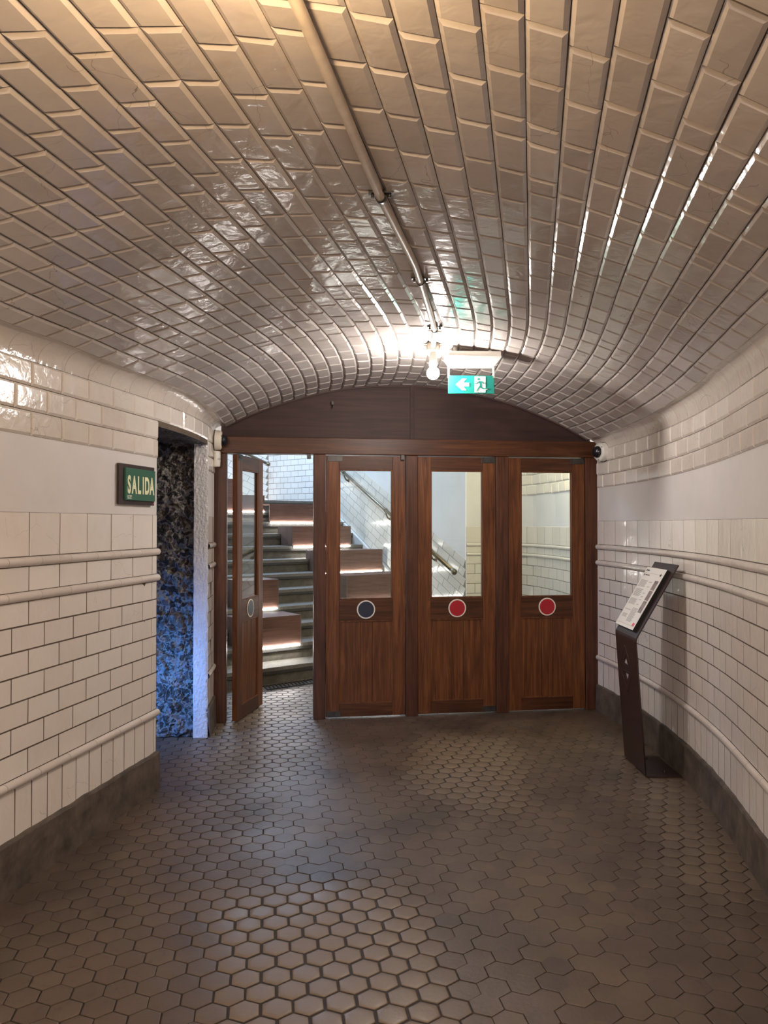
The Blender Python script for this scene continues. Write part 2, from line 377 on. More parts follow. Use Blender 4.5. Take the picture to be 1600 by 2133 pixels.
# ------------------------------------------------------------------ floor
HX = 0.106; HA = 0.15
ca, sa = math.cos(HA), math.sin(HA)
def wear(x, y):
    """0: joints filled and flush, 1: worn tiles with deep open joints"""
    w = 0.17 + 0.24*noise.noise(Vector((x*1.3, y*1.3, 3.1)))
    def g(cx, cy, sx, sy, a, k, p=4):
        dx, dy = x-cx, y-cy
        u = dx*math.cos(a)+dy*math.sin(a); v = -dx*math.sin(a)+dy*math.cos(a)
        return k*math.exp(-((abs(u)/sx)**p + (abs(v)/sy)**p))
    w += g(-0.17, 2.70, 0.42, 0.75, 0.20, 0.95, 6)
    w += g(0.50, 5.0, 0.42, 0.85, -0.1, 0.72, 6)
    w += g(-1.05, 6.6, 0.6, 1.1, 0, 0.8)
    w += g(-1.0, 5.3, 0.6, 0.5, 0, 0.35)
    w += g(1.70, 4.3, 0.30, 1.2, -0.1, 0.45)
    w += g(-1.0, 3.6, 0.42, 1.5, 0, 0.25)
    w += g(1.2, 3.2, 0.25, 1.2, -0.2, 0.12)
    w -= g(0.02, 4.15, 0.38, 0.55, 0, 0.5)
    w -= g(0.0, 5.4, 0.35, 0.6, 0, 0.35)
    w -= g(0.75, 3.0, 0.45, 0.8, 0, 0.12)
    return max(0.0, min(1.0, w))
def in_floor(x, y):
    r = math.hypot(x-CX, y-CY); ph = math.atan2(CY-y, x-CX)
    if ph > PH0:      # straight part: distance across from the axis
        nx, ny = math.cos(PH0), -math.sin(PH0)
        r = (x-CX)*nx + (y-CY)*ny
    if ph >= PHD - 0.02:
        if RL-0.03 < r < RR+0.03: return True
        return 4.70 < y < 5.75 and -2.8 < x < -1.2
    if y < 5.9 + 0.143*(x+1.4): return False
    u = -0.602*x + 0.799*y
    return u < 6.72 and -2.3 < x < 2.3 and y < 8.7
bm = NB(); WL = bm.verts.layers.float.new('wear')
R6 = HX/math.sqrt(3)
dirs = [(1, 0), (0, 1), (-1, 1), (-1, 0), (0, -1), (1, -1)]    # axial neighbours in the order of the edge angles 0,60,..
def cls(q, r): return (q - r) % 3
def anchor(q, r):
    # trio: anchor (q,r), (q+1,r) beside it and (q+1,r-1) nearer and between
    k = (q - r) % 3
    if k == 0: return (q, r)
    if k == 1: return (q-1, r)
    return (q-1, r+1)
nhex = 0
for rr_ in range(4, 92):
    for q in range(-80, 80):
        lx = HX*(q + rr_/2.0); ly = HX*math.sqrt(3)/2*rr_
        x = lx*ca - ly*sa + 0.03; y = lx*sa + ly*ca + 0.02
        if y < 0.9 or abs(x) > 3 or y > 8.8: continue
        if not in_floor(x, y): continue
        nhex += 1
        wv = wear(x, y); A = anchor(q, rr_)
        gs = []
        for (dq, dr) in dirs:
            real = anchor(q+dq, rr_+dr) != A
            base = 0.0010 if real else 0.0
            gs.append(base + 0.0046*max(0, wv-0.16 if not real else wv-0.10))
        # polygon from offset edges
        def poly(extra):
            P = []
            for k in range(6):
                k2 = (k+1) % 6
                a1, a2 = k*PI/3, k2*PI/3
                d1, d2 = HX/2-gs[k]-extra*(1 if gs[k] > 1e-4 else 0.02), HX/2-gs[k2]-extra*(1 if gs[k2] > 1e-4 else 0.02)
                det = math.cos(a1)*math.sin(a2)-math.sin(a1)*math.cos(a2)
                px = (d1*math.sin(a2)-d2*math.sin(a1))/det; py = (-d1*math.cos(a2)+d2*math.cos(a1))/det
                P.append((px, py))
            return P
        jz = random.uniform(-0.0004, 0.0004)*(0.3+wv); tx = random.uniform(-.006, .006)*wv; ty = random.uniform(-.006, .006)*wv
        # flush trios share one height
        def V(p, z):
            X = x + p[0]*ca - p[1]*sa; Y = y + p[0]*sa + p[1]*ca
            nv = bm.verts.new((X, Y, z + jz + p[0]*tx + p[1]*ty)); nv[WL] = wv; return nv
        dz = 0.0021*max(0, wv-0.14)
        dk = [0.35+0.65*min(1, max(gs[k], gs[(k+1) % 6])/0.0012) if min(gs[k], gs[(k+1) % 6]) > 1e-4 else 0.25 for k in range(6)]
        a = [V(p, -0.006) for p in poly(0)]; b = [V(p, -dz*q) for p, q in zip(poly(0.0002), dk)]
        c = [V(p, -dz*0.35*q) for p, q in zip(poly(0.0035), dk)]; d = [V((p[0]*0.72, p[1]*0.72), 0.0004*wv) for p in poly(0.004)]
        for P, Q in ((a, b), (b, c), (c, d)):
            for k in range(6):
                f = bm.faces.new((P[k], P[(k+1) % 6], Q[(k+1) % 6], Q[k])); f.smooth = P is not a
        f = bm.faces.new(d); f.smooth = True
fl = obj('floor', bm, M_floor, kind='structure')
bm = NB()
for (x0, x1, y0, y1) in ((-4.6, 3.4, -6, 0.85), (-4.6, 3.4, 0.85, 9.6)):
    z = -0.0035 if y0 > 0 else -0.001
    bm.faces.new([bm.verts.new(p) for p in ((x0, y0, z), (x1, y0, z), (x1, y1, z), (x0, y1, z))])
obj('floor_bed', bm, M_fgrout, parent=fl)

# ------------------------------------------------------------------ vaulted ceiling
VIN = 0.085
def zl(L): return 2.385 + 0.055*sm(L/1.3)
def zr(L): return 2.325 + 0.075*sm(L/3.2)
def za(L): return 2.76 + 0.03*sm(L/2.5)
AH = (RR-RL)/2 - VIN; RISE = 0.40; RV = (AH*AH+RISE*RISE)/(2*RISE); TH = math.asin(AH/RV)
RC = (RL+RR)/2
def vault(th, L, h):
    u = math.sin(th)/math.sin(TH)
    c = (RV*math.cos(th)-(RV-RISE))/RISE
    e = zl(L)*(1-u)/2 + zr(L)*(1+u)/2
    z = e + (za(L)-(zl(L)+zr(L))/2)*c
    r = RC + AH*u - math.sin(th)*h
    z -= math.cos(th)*h
    # the hand-laid rows wander a little
    z += 0.006*noise.noise(Vector((u*4, L*1.7, 0)))
    x, y = pos(r, L)
    return Vector((x, y, z))
bm = NB(); NR = 32; dth = 2*TH/NR
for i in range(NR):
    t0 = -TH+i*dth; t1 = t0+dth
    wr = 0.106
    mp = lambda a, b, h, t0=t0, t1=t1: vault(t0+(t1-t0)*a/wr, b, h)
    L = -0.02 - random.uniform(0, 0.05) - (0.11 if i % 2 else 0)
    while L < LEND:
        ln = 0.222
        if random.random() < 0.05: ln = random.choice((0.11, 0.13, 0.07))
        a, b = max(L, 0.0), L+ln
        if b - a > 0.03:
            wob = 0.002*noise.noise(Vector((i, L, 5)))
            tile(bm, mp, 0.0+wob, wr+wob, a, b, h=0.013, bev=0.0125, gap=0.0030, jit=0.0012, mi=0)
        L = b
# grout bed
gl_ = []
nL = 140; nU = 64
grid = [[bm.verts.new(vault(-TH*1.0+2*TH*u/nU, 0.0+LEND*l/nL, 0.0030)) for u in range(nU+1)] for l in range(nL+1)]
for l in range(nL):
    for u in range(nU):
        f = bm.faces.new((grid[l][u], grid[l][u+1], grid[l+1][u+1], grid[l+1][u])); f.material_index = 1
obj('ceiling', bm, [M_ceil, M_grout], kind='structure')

# ------------------------------------------------------------------ side walls
OP0, OP1, OPZ = 0.41, 1.505, 2.19          # passage opening in the left wall (distance from the door wall, height)
def wl(L, z, h):
    x, y = pos(RL+h, L); return Vector((x, y, z))
def rz_(z, L): return z - 0.05*(1-sm(L/4.0))*max(0, min(1, (z-1.6)/0.35))
def wr_(L, z, h):
    x, y = pos(RR-h, L); return Vector((x, y, rz_(z, L)))
def run(bm, mp, z0, z1, ln, off, spans, **kw):
    for (A, B) in spans:
        L = A - (off if A == 0 else ((A-off) % ln) if False else off)
        L = math.floor((A+off)/ln)*ln - off
        while L < B-0.004:
            a, b = max(L, A), min(L+ln, B)
            if b-a > 0.012:
                w = 0
                tile(bm, mp, a, b, z0, z1, **kw)
            L += ln
def bead(bm, mp, z, spans, ln=0.23, rad=0.021):
    for (A, B) in spans:
        L = A
        while L < B-0.004:
            b = min(L+ln, B); g = 0.0008; n = 4; segs = []
            for i in range(n+1):
                l = L+g+(b-L-2*g)*i/n
                segs.append([bm.verts.new(mp(l, z+rad*math.sin(t), 0.007+rad*0.95*math.cos(t))) for t in [(-PI/2)+PI*k/8 for k in range(9)]])
            for i in range(n):
                for k in range(8):
                    f = bm.faces.new((segs[i][k], segs[i][k+1], segs[i+1][k+1], segs[i+1][k])); f.smooth = True
            L = b
def wall(name, side, H, mp, spans_lo, spans_hi, loff=0.0):
    """H: heights of baseboard top, three beads, panel bottom, panel top, cove bottom"""
    bb, b3, b2, b1, p0, p1, cb = H
    bm = NB(); r = 0.02
    kw = dict(h=0.0045, bev=0.0016, gap=0.0048, jit=0.0006)
    run(bm, mp, bb-0.02, b3-r, 0.115, 0.03+loff, spans_lo, **kw)
    n = 7; hh = (b2-r - (b3+r))/n
    for i in range(n):
        run(bm, mp, b3+r+hh*i, b3+r+hh*(i+1), 0.23, loff+(0.115 if i % 2 else 0.0), spans_lo, **kw)
    run(bm, mp, b2+r, b1-r, 0.23, loff+0.0, spans_lo, **kw)
    run(bm, mp, b1+r, p0, 0.23, loff+0.0, spans_lo, h=0.006, bev=0.003, gap=0.0048, jit=0.0006)
    hc = (cb-p1)/3
    kb = dict(h=0.014, bev=0.011, gap=0.0035, jit=0.001, mi=1)
    for i in range(3):
        z0, z1 = p1+hc*i, p1+hc*(i+1)
        sp = spans_lo if z0 < OPZ-0.02 else spans_hi
        if side == 'left' and i == 1:
            pass
        run(bm, mp, z0, z1, 0.23, loff+(0.115 if i % 2 else 0.0), sp, **kb)
    # plaster backing, as a slab with the opening left out
    def slab(A, B, z0, z1, mi, dep):
        n = max(2, int((B-A)/0.15)); g = []
        for i in range(n+1):
            L = A+(B-A)*i/n
            g.append([bm.verts.new(mp(L, z, dep)) for z in (z0, z1)])
        for i in range(n):
            f = bm.faces.new((g[i][0], g[i][1], g[i+1][1], g[i+1][0])); f.material_index = mi; f.smooth = True
    for (A, B) in spans_lo:
        slab(A, B, 0, p0-0.002, 3, 0.0037); slab(A, B, p0-0.004, p1+0.004, 2, 0.002); slab(A, B, p1+0.002, OPZ if side == 'left' else cb+0.2, 3, 0.0045)
    if side == 'left': slab(0, LEND, OPZ, cb+0.2, 3, 0.0045)
    w = obj(name, bm, [M_wall, M_bev, M_plaster, M_grout], kind='structure')
    return w
loL = [(0.0, OP0), (OP1, LEND)]; full = [(0.0, LEND)]
HL = (0.225, 0.458, 1.272, 1.428, 1.652, 1.995, 2.337)
HR = (0.218, 0.448, 1.262, 1.397, 1.625, 1.952, 2.283)
wall_l = wall('wall_left', 'left', HL, wl, loL, full, loff=0.045)
wall_r = wall('wall_right', 'right', HR, wr_, full, full, loff=0.10)
ti = 0
for side, Hh, mp, sp in (('left', HL, wl, loL), ('right', HR, wr_, full)):
    for zi in (1, 2, 3):
        ti += 1; bm = NB(); bead(bm, mp, Hh[zi], sp); obj('trim_%d' % ti, bm, M_bead, kind='structure')
# coves between the walls and the vault
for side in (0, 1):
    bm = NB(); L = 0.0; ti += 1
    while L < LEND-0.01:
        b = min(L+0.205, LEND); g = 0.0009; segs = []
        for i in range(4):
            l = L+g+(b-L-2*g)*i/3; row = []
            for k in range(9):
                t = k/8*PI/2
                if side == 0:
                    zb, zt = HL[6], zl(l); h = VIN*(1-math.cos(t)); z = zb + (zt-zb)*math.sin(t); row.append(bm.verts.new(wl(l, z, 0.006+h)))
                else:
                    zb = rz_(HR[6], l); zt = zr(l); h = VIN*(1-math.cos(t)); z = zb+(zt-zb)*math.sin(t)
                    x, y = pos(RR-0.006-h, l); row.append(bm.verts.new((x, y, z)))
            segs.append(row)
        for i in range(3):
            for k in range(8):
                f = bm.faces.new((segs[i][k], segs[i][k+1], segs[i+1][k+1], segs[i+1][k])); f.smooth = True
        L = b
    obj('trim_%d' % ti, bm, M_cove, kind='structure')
# baseboards
def baseboard(name, mp, spans, top):
    bm = NB()
    for (A, B) in spans:
        n = max(2, int((B-A)/0.02)); rows = []
        for i in range(n+1):
            L = A+(B-A)*i/n
            jt = 0.006*noise.noise(Vector((L*9, 1, 2))); q = 0.003*noise.noise(Vector((L*5, 4, 2)))
            rows.append([bm.verts.new(mp(L, z, h)) for z, h in ((0, 0.030+q), (0.07, 0.027+q), (0.15, 0.026-q), (top-0.012+jt, 0.024+q), (top+jt, 0.018), (top+jt, 0.0))])
        for i in range(n):
            for k in range(5):
                bm.faces.new((rows[i][k], rows[i][k+1], rows[i+1][k+1], rows[i+1][k]))
        for e in (rows[0], rows[-1]): bm.faces.new(e + [])
    obj(name, bm, M_base, kind='structure')
baseboard('baseboard_left', wl, loL, HL[0]); baseboard('baseboard_right', wr_, full, HR[0])

# ------------------------------------------------------------------ side passage with rubble wall
def stone_grid(bm, O, U, V, nu, nv, amp, seed):
    nrm = U.cross(V).normalized(); g = []
    for i in range(nu+1):
        row = []
        for j in range(nv+1):
            p = O + U*(i/nu) + V*(j/nv)
            q = p*9 + Vector((seed, 0, 0)) + noise.noise_vector(p*7)*0.9
            d, pts = noise.voronoi(q)
            stone = min(1, (d[1]-d[0])*2.4)
            h = amp*(stone*0.9*(0.4+noise.cell(pts[0]*3.3)*0.6)) + amp*0.7*noise.fractal(p*14, 0.8, 2.0, 4) + amp*0.8*noise.noise(p*3)
            row.append(bm.verts.new(p + nrm*h))
        g.append(row)
    for i in range(nu):
        for j in range(nv):
            f = bm.faces.new((g[i][j], g[i+1][j], g[i+1][j+1], g[i][j+1]))
bm = NB()
stone_grid(bm, Vector((-2.6, 5.80, 0)), Vector((1.21, 0, 0)), Vector((0, 0, 2.36)), 170, 320, 0.038, 3)
obj('wall_back_passage', bm, M_stone, kind='structure', keep=True)
bm = NB()
stone_grid(bm, Vector((-3.4, 4.6, 2.25)), Vector((0, 1.25, 0)), Vector((2.00, 0, 0)), 50, 90, 0.06, 11)
obj('ceiling_passage', bm, M_stone, kind='structure', keep=True)
bm = NB()
box(bm, -3.4, -2.6, 5.78, 5.9, 0, 2.3); box(bm, -3.5, -3.4, 4.5, 5.9, 0, 2.3)
obj('wall_left_passage', bm, M_stone, kind='structure', keep=True)
# near side of the passage (thickness of the tunnel wall)
bm = NB()
xa, ya = pos(RL, OP1)
n1 = (-3.4, 4.60); n2 = (xa+0.003, ya)
b2 = [(-3.4, 4.45), (xa-0.10, 4.45), (xa-0.022, ya-0.0), (xa-0.022, ya+0.004), (-3.4, 4.62)]
va = [bm.verts.new((x, y, 0)) for x, y in b2]; vb = [bm.verts.new((x, y, 2.25)) for x, y in b2]
for i in range(5): bm.faces.new((va[i], va[(i+1) % 5], vb[(i+1) % 5], vb[i]))
obj('wall_front_passage', bm, M_rough, kind='structure')
# rendered jamb on the far side of the opening
xb, yb = pos(RL, OP0)
bm = NB(); g = []
nu, nv = 24, 220
for i in range(nu+1):
    row = []
    for j in range(nv+1):
        x = -1.425 + (xb+0.012+1.425)*i/nu; z = (OPZ+0.10)*j/nv
        e = 0.006*noise.noise(Vector((z*14, 2, 1)))*(1 if i in (nu,) else 0.3)
        y = 5.752 - 0.006*noise.fractal(Vector((x*60, 0, z*60)), 0.8, 2, 3)
        row.append(bm.verts.new((x+e, y + 0.03*max(0, i/nu-0.85)**1, z)))
    g.append(row)
for i in range(nu):
    for j in range(nv):
        f = bm.faces.new((g[i][j], g[i+1][j], g[i+1][j+1], g[i][j+1])); f.smooth = True
for j in range(nv):      # return of the jamb towards the rubble
    a, b = g[0][j], g[0][j+1]
    c = bm.verts.new((a.co.x-0.004, 5.83, a.co.z)); d = bm.verts.new((b.co.x-0.004, 5.83, b.co.z))
    bm.faces.new((a, b, d, c))
obj('trim_%d' % (ti+1), bm, M_rough, kind='structure'); ti += 1
# underside of the opening's lintel
bm = NB()
pts = [pos(RL+0.004, OP0+(OP1-OP0)*i/8) for i in range(9)]
for i in range(8):
    (x0, y0), (x1, y1) = pts[i], pts[i+1]
    bm.faces.new([bm.verts.new(p) for p in ((x0, y0, OPZ), (x1, y1, OPZ), (x1-0.6, y1, OPZ+0.03), (x0-0.6, y0, OPZ+0.03))])
    bm.faces.new([bm.verts.new(p) for p in ((x0, y0, OPZ), (x1, y1, OPZ), (x1, y1, OPZ+0.05), (x0, y0, OPZ+0.05))])
obj('trim_%d' % (ti+1), bm, M_stone, kind='structure', keep=True); ti += 1
fl_ = thing('floodlight', 'blue floodlight standing on the floor inside the side passage', 'lamp', (-2.25, 5.0, 0), math.atan2(0.62, 0.80))
bm = NB(); box(bm, -0.10, -0.02, -0.17, 0.17, 0.24, 0.77, 0.008); obj('housing', bm, M_metal, fl_)
bm = NB(); box(bm, -0.022, -0.012, -0.15, 0.15, 0.26, 0.75); obj('lamp_face', bm, M_blue, fl_)
bm = NB(); box(bm, -0.12, 0.0, -0.14, -0.11, 0, 0.26); box(bm, -0.12, 0.0, 0.11, 0.14, 0, 0.26); obj('stand', bm, M_metal, fl_)

# ------------------------------------------------------------------ door wall
# local frame of the door wall: x = radius, y away from the camera
DW = (CX, CY, 0); DRZ = -PHD
def dw(r, y=0, z=0):
    c, s = math.cos(DRZ), math.sin(DRZ)
    return Vector((CX + r*c - y*s, CY + r*s + y*c, z))
frame = thing('trim_%d' % (ti+1), None, None, dw(RL), DRZ, kind='structure'); ti += 1
posts = [(0.004, 0.107), (0.805, 0.903), (1.571, 1.671), (2.345, 2.453), (3.137, 3.246)]
for a, b in posts:
    bm = NB(); box(bm, a, b, 0.0, 0.12, 0, 2.165, 0.006); obj('post', bm, M_post, frame)
bm = NB(); box(bm, 0.004, 3.246, -0.012, 0.125, 2.165, 2.30, 0.006)
obj('header_beam', bm, M_woodx, frame)
def vault_z(r):      # underside of the vault at the door wall
    u = (r-RC)/AH; u = max(-1, min(1, u)); th = math.asin(u*math.sin(TH))
    return vault(th, 0, 0.010).z
def tymp(a, b):
    n = 24; top = [(a+(b-a)*i/n) for i in range(n+1)]
    return [(a, 2.298), (b, 2.298)] + [(x, max(2.30, vault_z(RL+x)+0.012)) for x in reversed(top)]
sx = 1.632
for a, b in ((0.06, sx-0.004), (sx+0.004, 3.19)):
    bm = NB(); prism(bm, tymp(a, b), 0.028, 0.05); obj('tympanum_board', bm, M_tymp, frame)
bm = NB()
box(bm, sx-0.022, sx-0.010, 0.018, 0.030, 2.30, vault_z(RL+sx)); box(bm, sx+0.010, sx+0.022, 0.018, 0.030, 2.30, vault_z(RL+sx))
box(bm, sx-0.01, sx+0.01, 0.024, 0.030, 2.30, vault_z(RL+sx)); box(bm, 0.06, 3.19, 0.010, 0.030, 2.297, 2.309, 0.003)
# thin moulding that follows the vault
pv = [(0.09+3.07*i/40) for i in range(41)]
for i in range(40):
    z0, z1 = vault_z(RL+pv[i]), vault_z(RL+pv[i+1])
    prism(bm, [(pv[i], z0-0.010), (pv[i+1], z1-0.010), (pv[i+1], z1+0.01), (pv[i], z0+0.01)], 0.018, 0.03)
obj('moulding', bm, M_tymp, frame)
for x in (0.765, 1.540):
    bm = NB(); box(bm, x-0.016, x+0.016, -0.016, 0.02, 2.125, 2.166, 0.004); obj('door_stop', bm, M_metal, frame)
for x in (0.0, 3.244):
    bm = NB(); box(bm, x, x+0.006, -0.02, 0.12, 0, 2.3); obj('filler', bm, M_plaster, frame)
bm = NB(); box(bm, 0.95, 0.966, 0.0, 0.03, 2.575, 2.60); tube(bm, [(0.958, 0.015, 2.59), (0.958, 0.012, 2.55), (0.958, -0.002, 2.545)], 0.004, 8); obj('hook', bm, M_metal, frame)

def disc(bm, x, z, r, y0, y1, n=40, mi=0):
    prism(bm, [(x+r*math.cos(2*PI*k/n), z+r*math.sin(2*PI*k/n)) for k in range(n)], y0, y1, mi)
def make_door(num, x0, w, dcol, plates, label, ang=0.0, zb=0.012, side=1, front=0.014, ring_grey=False):
    """leaf with its hinge at local x = 0, extending to w; the camera side faces -y"""
    base = dw(RL+x0, 0.0, 0)
    d = thing('door_%d' % num, label, 'door', base, DRZ+ang, kind='structure')
    T0, T1 = front, front+0.042; zt = 2.156
    sl, sr = 0.107, 0.107; g0, g1 = 0.975, 2.040
    for a, b in ((0, sl), (w-sr, w)):
        bm = NB(); box(bm, a, b, T0, T1, zb, zt, 0.003); obj('stile', bm, M_woodz, d)
    for a, b in ((2.045, zt), (0.800, 0.972), (zb, 0.115)):
        bm = NB(); box(bm, sl+0.0005, w-sr-0.0005, T0+0.001, T1-0.001, a, b, 0.002); obj('rail', bm, M_woodx, d)
    # boarded lower panel
    bm = NB(); n = 3; xs = [sl+0.006, sl+(w-2*sl)*0.40, sl+(w-2*sl)*0.62, w-sr-0.006]
    for i in range(n):
        box(bm, xs[i]+0.0018, xs[i+1]-0.0018, T0+0.012, T1-0.010, 0.108, 0.808, 0.0028)
    box(bm, xs[0], xs[-1], T0+0.021, T0+0.025, 0.109, 0.807)
    obj('lower_panel', bm, M_woodz, d)
    # mouldings round the panel and the pane
    for (z0, z1) in ((0.115, 0.800), (0.972, 2.045)):
        bm = NB(); q = 0.011; yy = (T0+0.003, T0+0.017)
        box(bm, sl, sl+q, *yy, z0, z1, 0.003); box(bm, w-sr-q, w-sr, *yy, z0, z1, 0.003)
        box(bm, sl, w-sr, *yy, z0, z0+q, 0.003); box(bm, sl, w-sr, *yy, z1-q, z1, 0.003)
        if z0 > 0.9:
            yy = (T1-0.017, T1-0.003)
            box(bm, sl, sl+q, *yy, z0, z1, 0.003); box(bm, w-sr-q, w-sr, *yy, z0, z1, 0.003)
            box(bm, sl, w-sr, *yy, z0, z0+q, 0.003); box(bm, sl, w-sr, *yy, z1-q, z1, 0.003)
        obj('moulding', bm, M_woodz, d)
    bm = NB(); box(bm, sl+0.002, w-sr-0.002, T0+0.019, T0+0.023, 0.976, 2.041); obj('glass_pane', bm, M_glass, d)
    bm = NB(); disc(bm, w/2, 0.888, 0.076, T0-0.002, T0+0.002); s = obj('round_sign', bm, M_ring, d)
    bm = NB(); disc(bm, w/2, 0.888, 0.066, T0-0.0035, T0-0.0015); k = obj('coloured_disc', bm, dcol, s)
    k['label'] = 'dark navy disc' if dcol == M_navy else 'red disc'
    for (a, b, z0, z1) in plates:
        bm = NB(); box(bm, a, b, T0-0.004, T0+0.02, z0, z1, 0.002)
        for q in (0.3, 0.7):
            disc(bm, a+(b-a)*q, (z0+z1)/2, 0.006, T0-0.006, T0-0.003, 12)
        obj('hinge_plate', bm, M_metal, d)
    return d
make_door(1, 0.150, 0.600, M_navy, [(0.01, 0.10, 2.108, 2.158)], 'leftmost wooden door, standing open away from the camera, with a dark disc', ang=math.radians(71), front=-0.045)
make_door(2, 0.907, 0.660, M_navy, [(0.012, 0.135, 2.108, 2.158), (0.004, 0.12, 0.012, 0.06)], 'closed wooden door with a dark navy disc, next to the open door')
make_door(3, 1.675, 0.666, M_red, [(0.545, 0.664, 2.108, 2.158), (0.55, 0.664, 0.012, 0.06)], 'middle closed wooden door with a red disc, between the navy disc door and the last door')
make_door(4, 2.457, 0.676, M_red, [(0.55, 0.674, 2.108, 2.158)], 'rightmost closed wooden door with a red disc, beside the curved right wall')

# ------------------------------------------------------------------ hall and stairs behind the doors
UN = Vector((-0.602, 0.7985, 0)); VN = Vector((0.7985, 0.602, 0))
def uv(u, v, z=0): return UN*u + VN*v + Vector((0, 0, z))
def vpx(u, px):      # position along the step of something seen at that bearing
    a = (px-800)/1600.0
    return u*(0.7985*a+0.602)/(0.7985-0.602*a)
U1, RUN, RISE_ = 6.80, 0.31, 0.162; NST = 12; VR = 6.117; VL = 3.05
SRZ = math.atan2(VN.y, VN.x)
stair = thing('staircase', 'worn stone staircase rising to the left behind the open door', 'staircase', uv(U1, VL), SRZ)
# local: x along the step (to the right), y up the flight
for k in range(NST):
    bm = NB(); y0 = k*RUN; h = RISE_*(k+1)
    lx = VR-VL-0.004+0.13*(U1+y0-6.54)
    box(bm, 0, lx, y0+0.025, y0+RUN+0.03, h-RISE_-0.002 if k else 0, h-0.04)
    st = obj('step', bm, M_step, stair)
    bm = NB(); box(bm, 0, lx, y0, y0+RUN+0.03, h-0.04, h, 0.006); obj('tread', bm, M_nose, st)
    bm = NB(); box(bm, 0, lx, y0+0.004, y0+0.022, h-0.066, h-0.039); obj('nosing_shadow', bm, M_noseshade, st)  # dark strip painting the shadow band under the overhanging tread
# upper landing
bm = NB(); box(bm, -2.5, VR-VL+0.13*3.98-0.02, NST*RUN, NST*RUN+1.1, RISE_*NST-0.15, RISE_*NST); obj('landing', bm, M_step, stair)
# sloping kerb along the right wall
bm = NB()
K0, KD, KN = Vector((0.95, 8.90, 0)), Vector((-0.498, 0.877, 0)), Vector((-0.877, -0.498, 0))
Mi = (Matrix.Translation(uv(U1, VL)) @ Matrix.Rotation(SRZ, 4, 'Z')).inverted()
prof = [(0.22, 0.0), (0.22, 0.25), (4.0, NST*RISE_+0.12), (4.0, NST*RISE_-0.3)]
va = [bm.verts.new(Mi @ (K0+KD*q+KN*0.012+Vector((0, 0, z)))) for q, z in prof]; vb = [bm.verts.new(Mi @ (K0+KD*q+KN*0.05+Vector((0, 0, z)))) for q, z in prof]
bm.faces.new(va); bm.faces.new(vb[::-1])
for i in range(4): bm.faces.new((va[i], va[(i+1) % 4], vb[(i+1) % 4], vb[i]))
obj('kerb', bm, M_white, stair)
# benches on the steps
benches = [  # step, px left, px right, height, label
    (2, 505, 628, 0.300, 'long wooden bench box on the second step, lowest of the stairs'),
    (4, 500, 581, 0.315, 'wooden bench box on the fourth step, above the lowest one'),
    (4, 722, 862, 0.315, 'wooden bench box low down behind the glass of the navy disc door'),
    (6, 671, 797, 0.275, 'wooden bench box half up the stairs, seen across the post and the glass'),
    (8, 609, 731, 0.265, 'wooden bench box on the eighth step, in front of the topmost long one'),
    (10, 560, 668, 0.255, 'topmost long wooden bench box, below the white tiled landing wall'),
    (11, 440, 553, 0.22, 'grey wooden bench box near the top, seen through the glass of the open door'),
    (12, 430, 506, 0.30, 'small wooden bench box at the very top left of the stairs')]
for i, (k, pa, pb, hh, lab) in enumerate(benches):
    uf = U1+(k-1)*RUN-0.012; h0 = RISE_*k
    va_, vb_ = vpx(uf, pa), vpx(uf, pb); va_ = max(va_, VL+0.05); vb_ = min(vb_, VR-0.07+0.13*(uf-6.54)); w = vb_-va_
    dp = 0.40 if k < 10 else 0.298
    b = thing('wooden_bench', lab, 'bench', uv(uf, va_, h0), SRZ, 'wooden bench boxes on the stairs')
    bm = NB(); box(bm, 0.0145, w-0.0145, 0.0, 0.022, -0.022, hh-0.007, 0.002); obj('front_board', bm, M_bench, b)
    bm = NB(); box(bm, 0, w, 0.0, dp, hh-0.0065, hh, 0.001); box(bm, 0.0145, w-0.0145, 0.022, dp, hh-0.02, hh-0.0066); obj('seat_board', bm, M_bench, b)
    for x in (0, w-0.014):
        bm = NB(); box(bm, x, x+0.014, 0.0, min(dp, 0.306), 0.001, hh-0.007, 0.001)
        if dp > 0.31: box(bm, x, x+0.014, 0.306, 0.40, (RISE_+0.001 if k < 12 else 0.001), hh-0.007, 0.001); obj('end_board', bm, M_benchg, b)
    bm = NB(); box(bm, 0.02, w-0.02, -0.012, -0.001, -0.020, -0.008); obj('led_strip', bm, M_led, b)

# walls of the stairs and the hall
def flat_wall(bm, P, Q, z0, z1, mi=0, off=0.0):
    P = Vector(P).to_3d(); Q = Vector(Q).to_3d()
    d = (Q-P).normalized(); n = Vector((-d.y, d.x, 0))*off
    f = bm.faces.new([bm.verts.new(p) for p in (P+n+Vector((0, 0, z0)), Q+n+Vector((0, 0, z0)), Q+n+Vector((0, 0, z1)), P+n+Vector((0, 0, z1)))]); f.material_index = mi
def shear_tiles(bm, P, Q, sl, z_at0, top_off, tw=0.225, th=0.112, nrows=14, side=1):
    """tiles laid parallel to a slope sl, below the line z = z_at0 + sl*s + top_off; side: normal direction"""
    P = Vector(P).to_3d(); Q = Vector(Q).to_3d(); Ln = (Q-P).length; d = (Q-P)/Ln
    n = Vector((-d.y, d.x, 0))*side
    for i in range(nrows):
        s = -(i % 2)*tw/2 - random.random()*0.01
        while s < Ln:
            a, b = max(s, 0), min(s+tw, Ln); s += tw
            if b-a < 0.02: continue
            zt = top_off - i*th
            sh = 0.0
            def mp(u, v, h):
                uu = u + 0.45*(zt - v)     # joints square to the slope
                uu = max(0, min(Ln, uu))
                return P + d*uu + n*h + Vector((0, 0, z_at0 + sl*uu + v))
            if z_at0 + sl*b + zt < 0: continue
            tile(bm, mp, a, b, zt-th, zt, h=0.0045, bev=0.0015, gap=0.005, jit=0.0005)
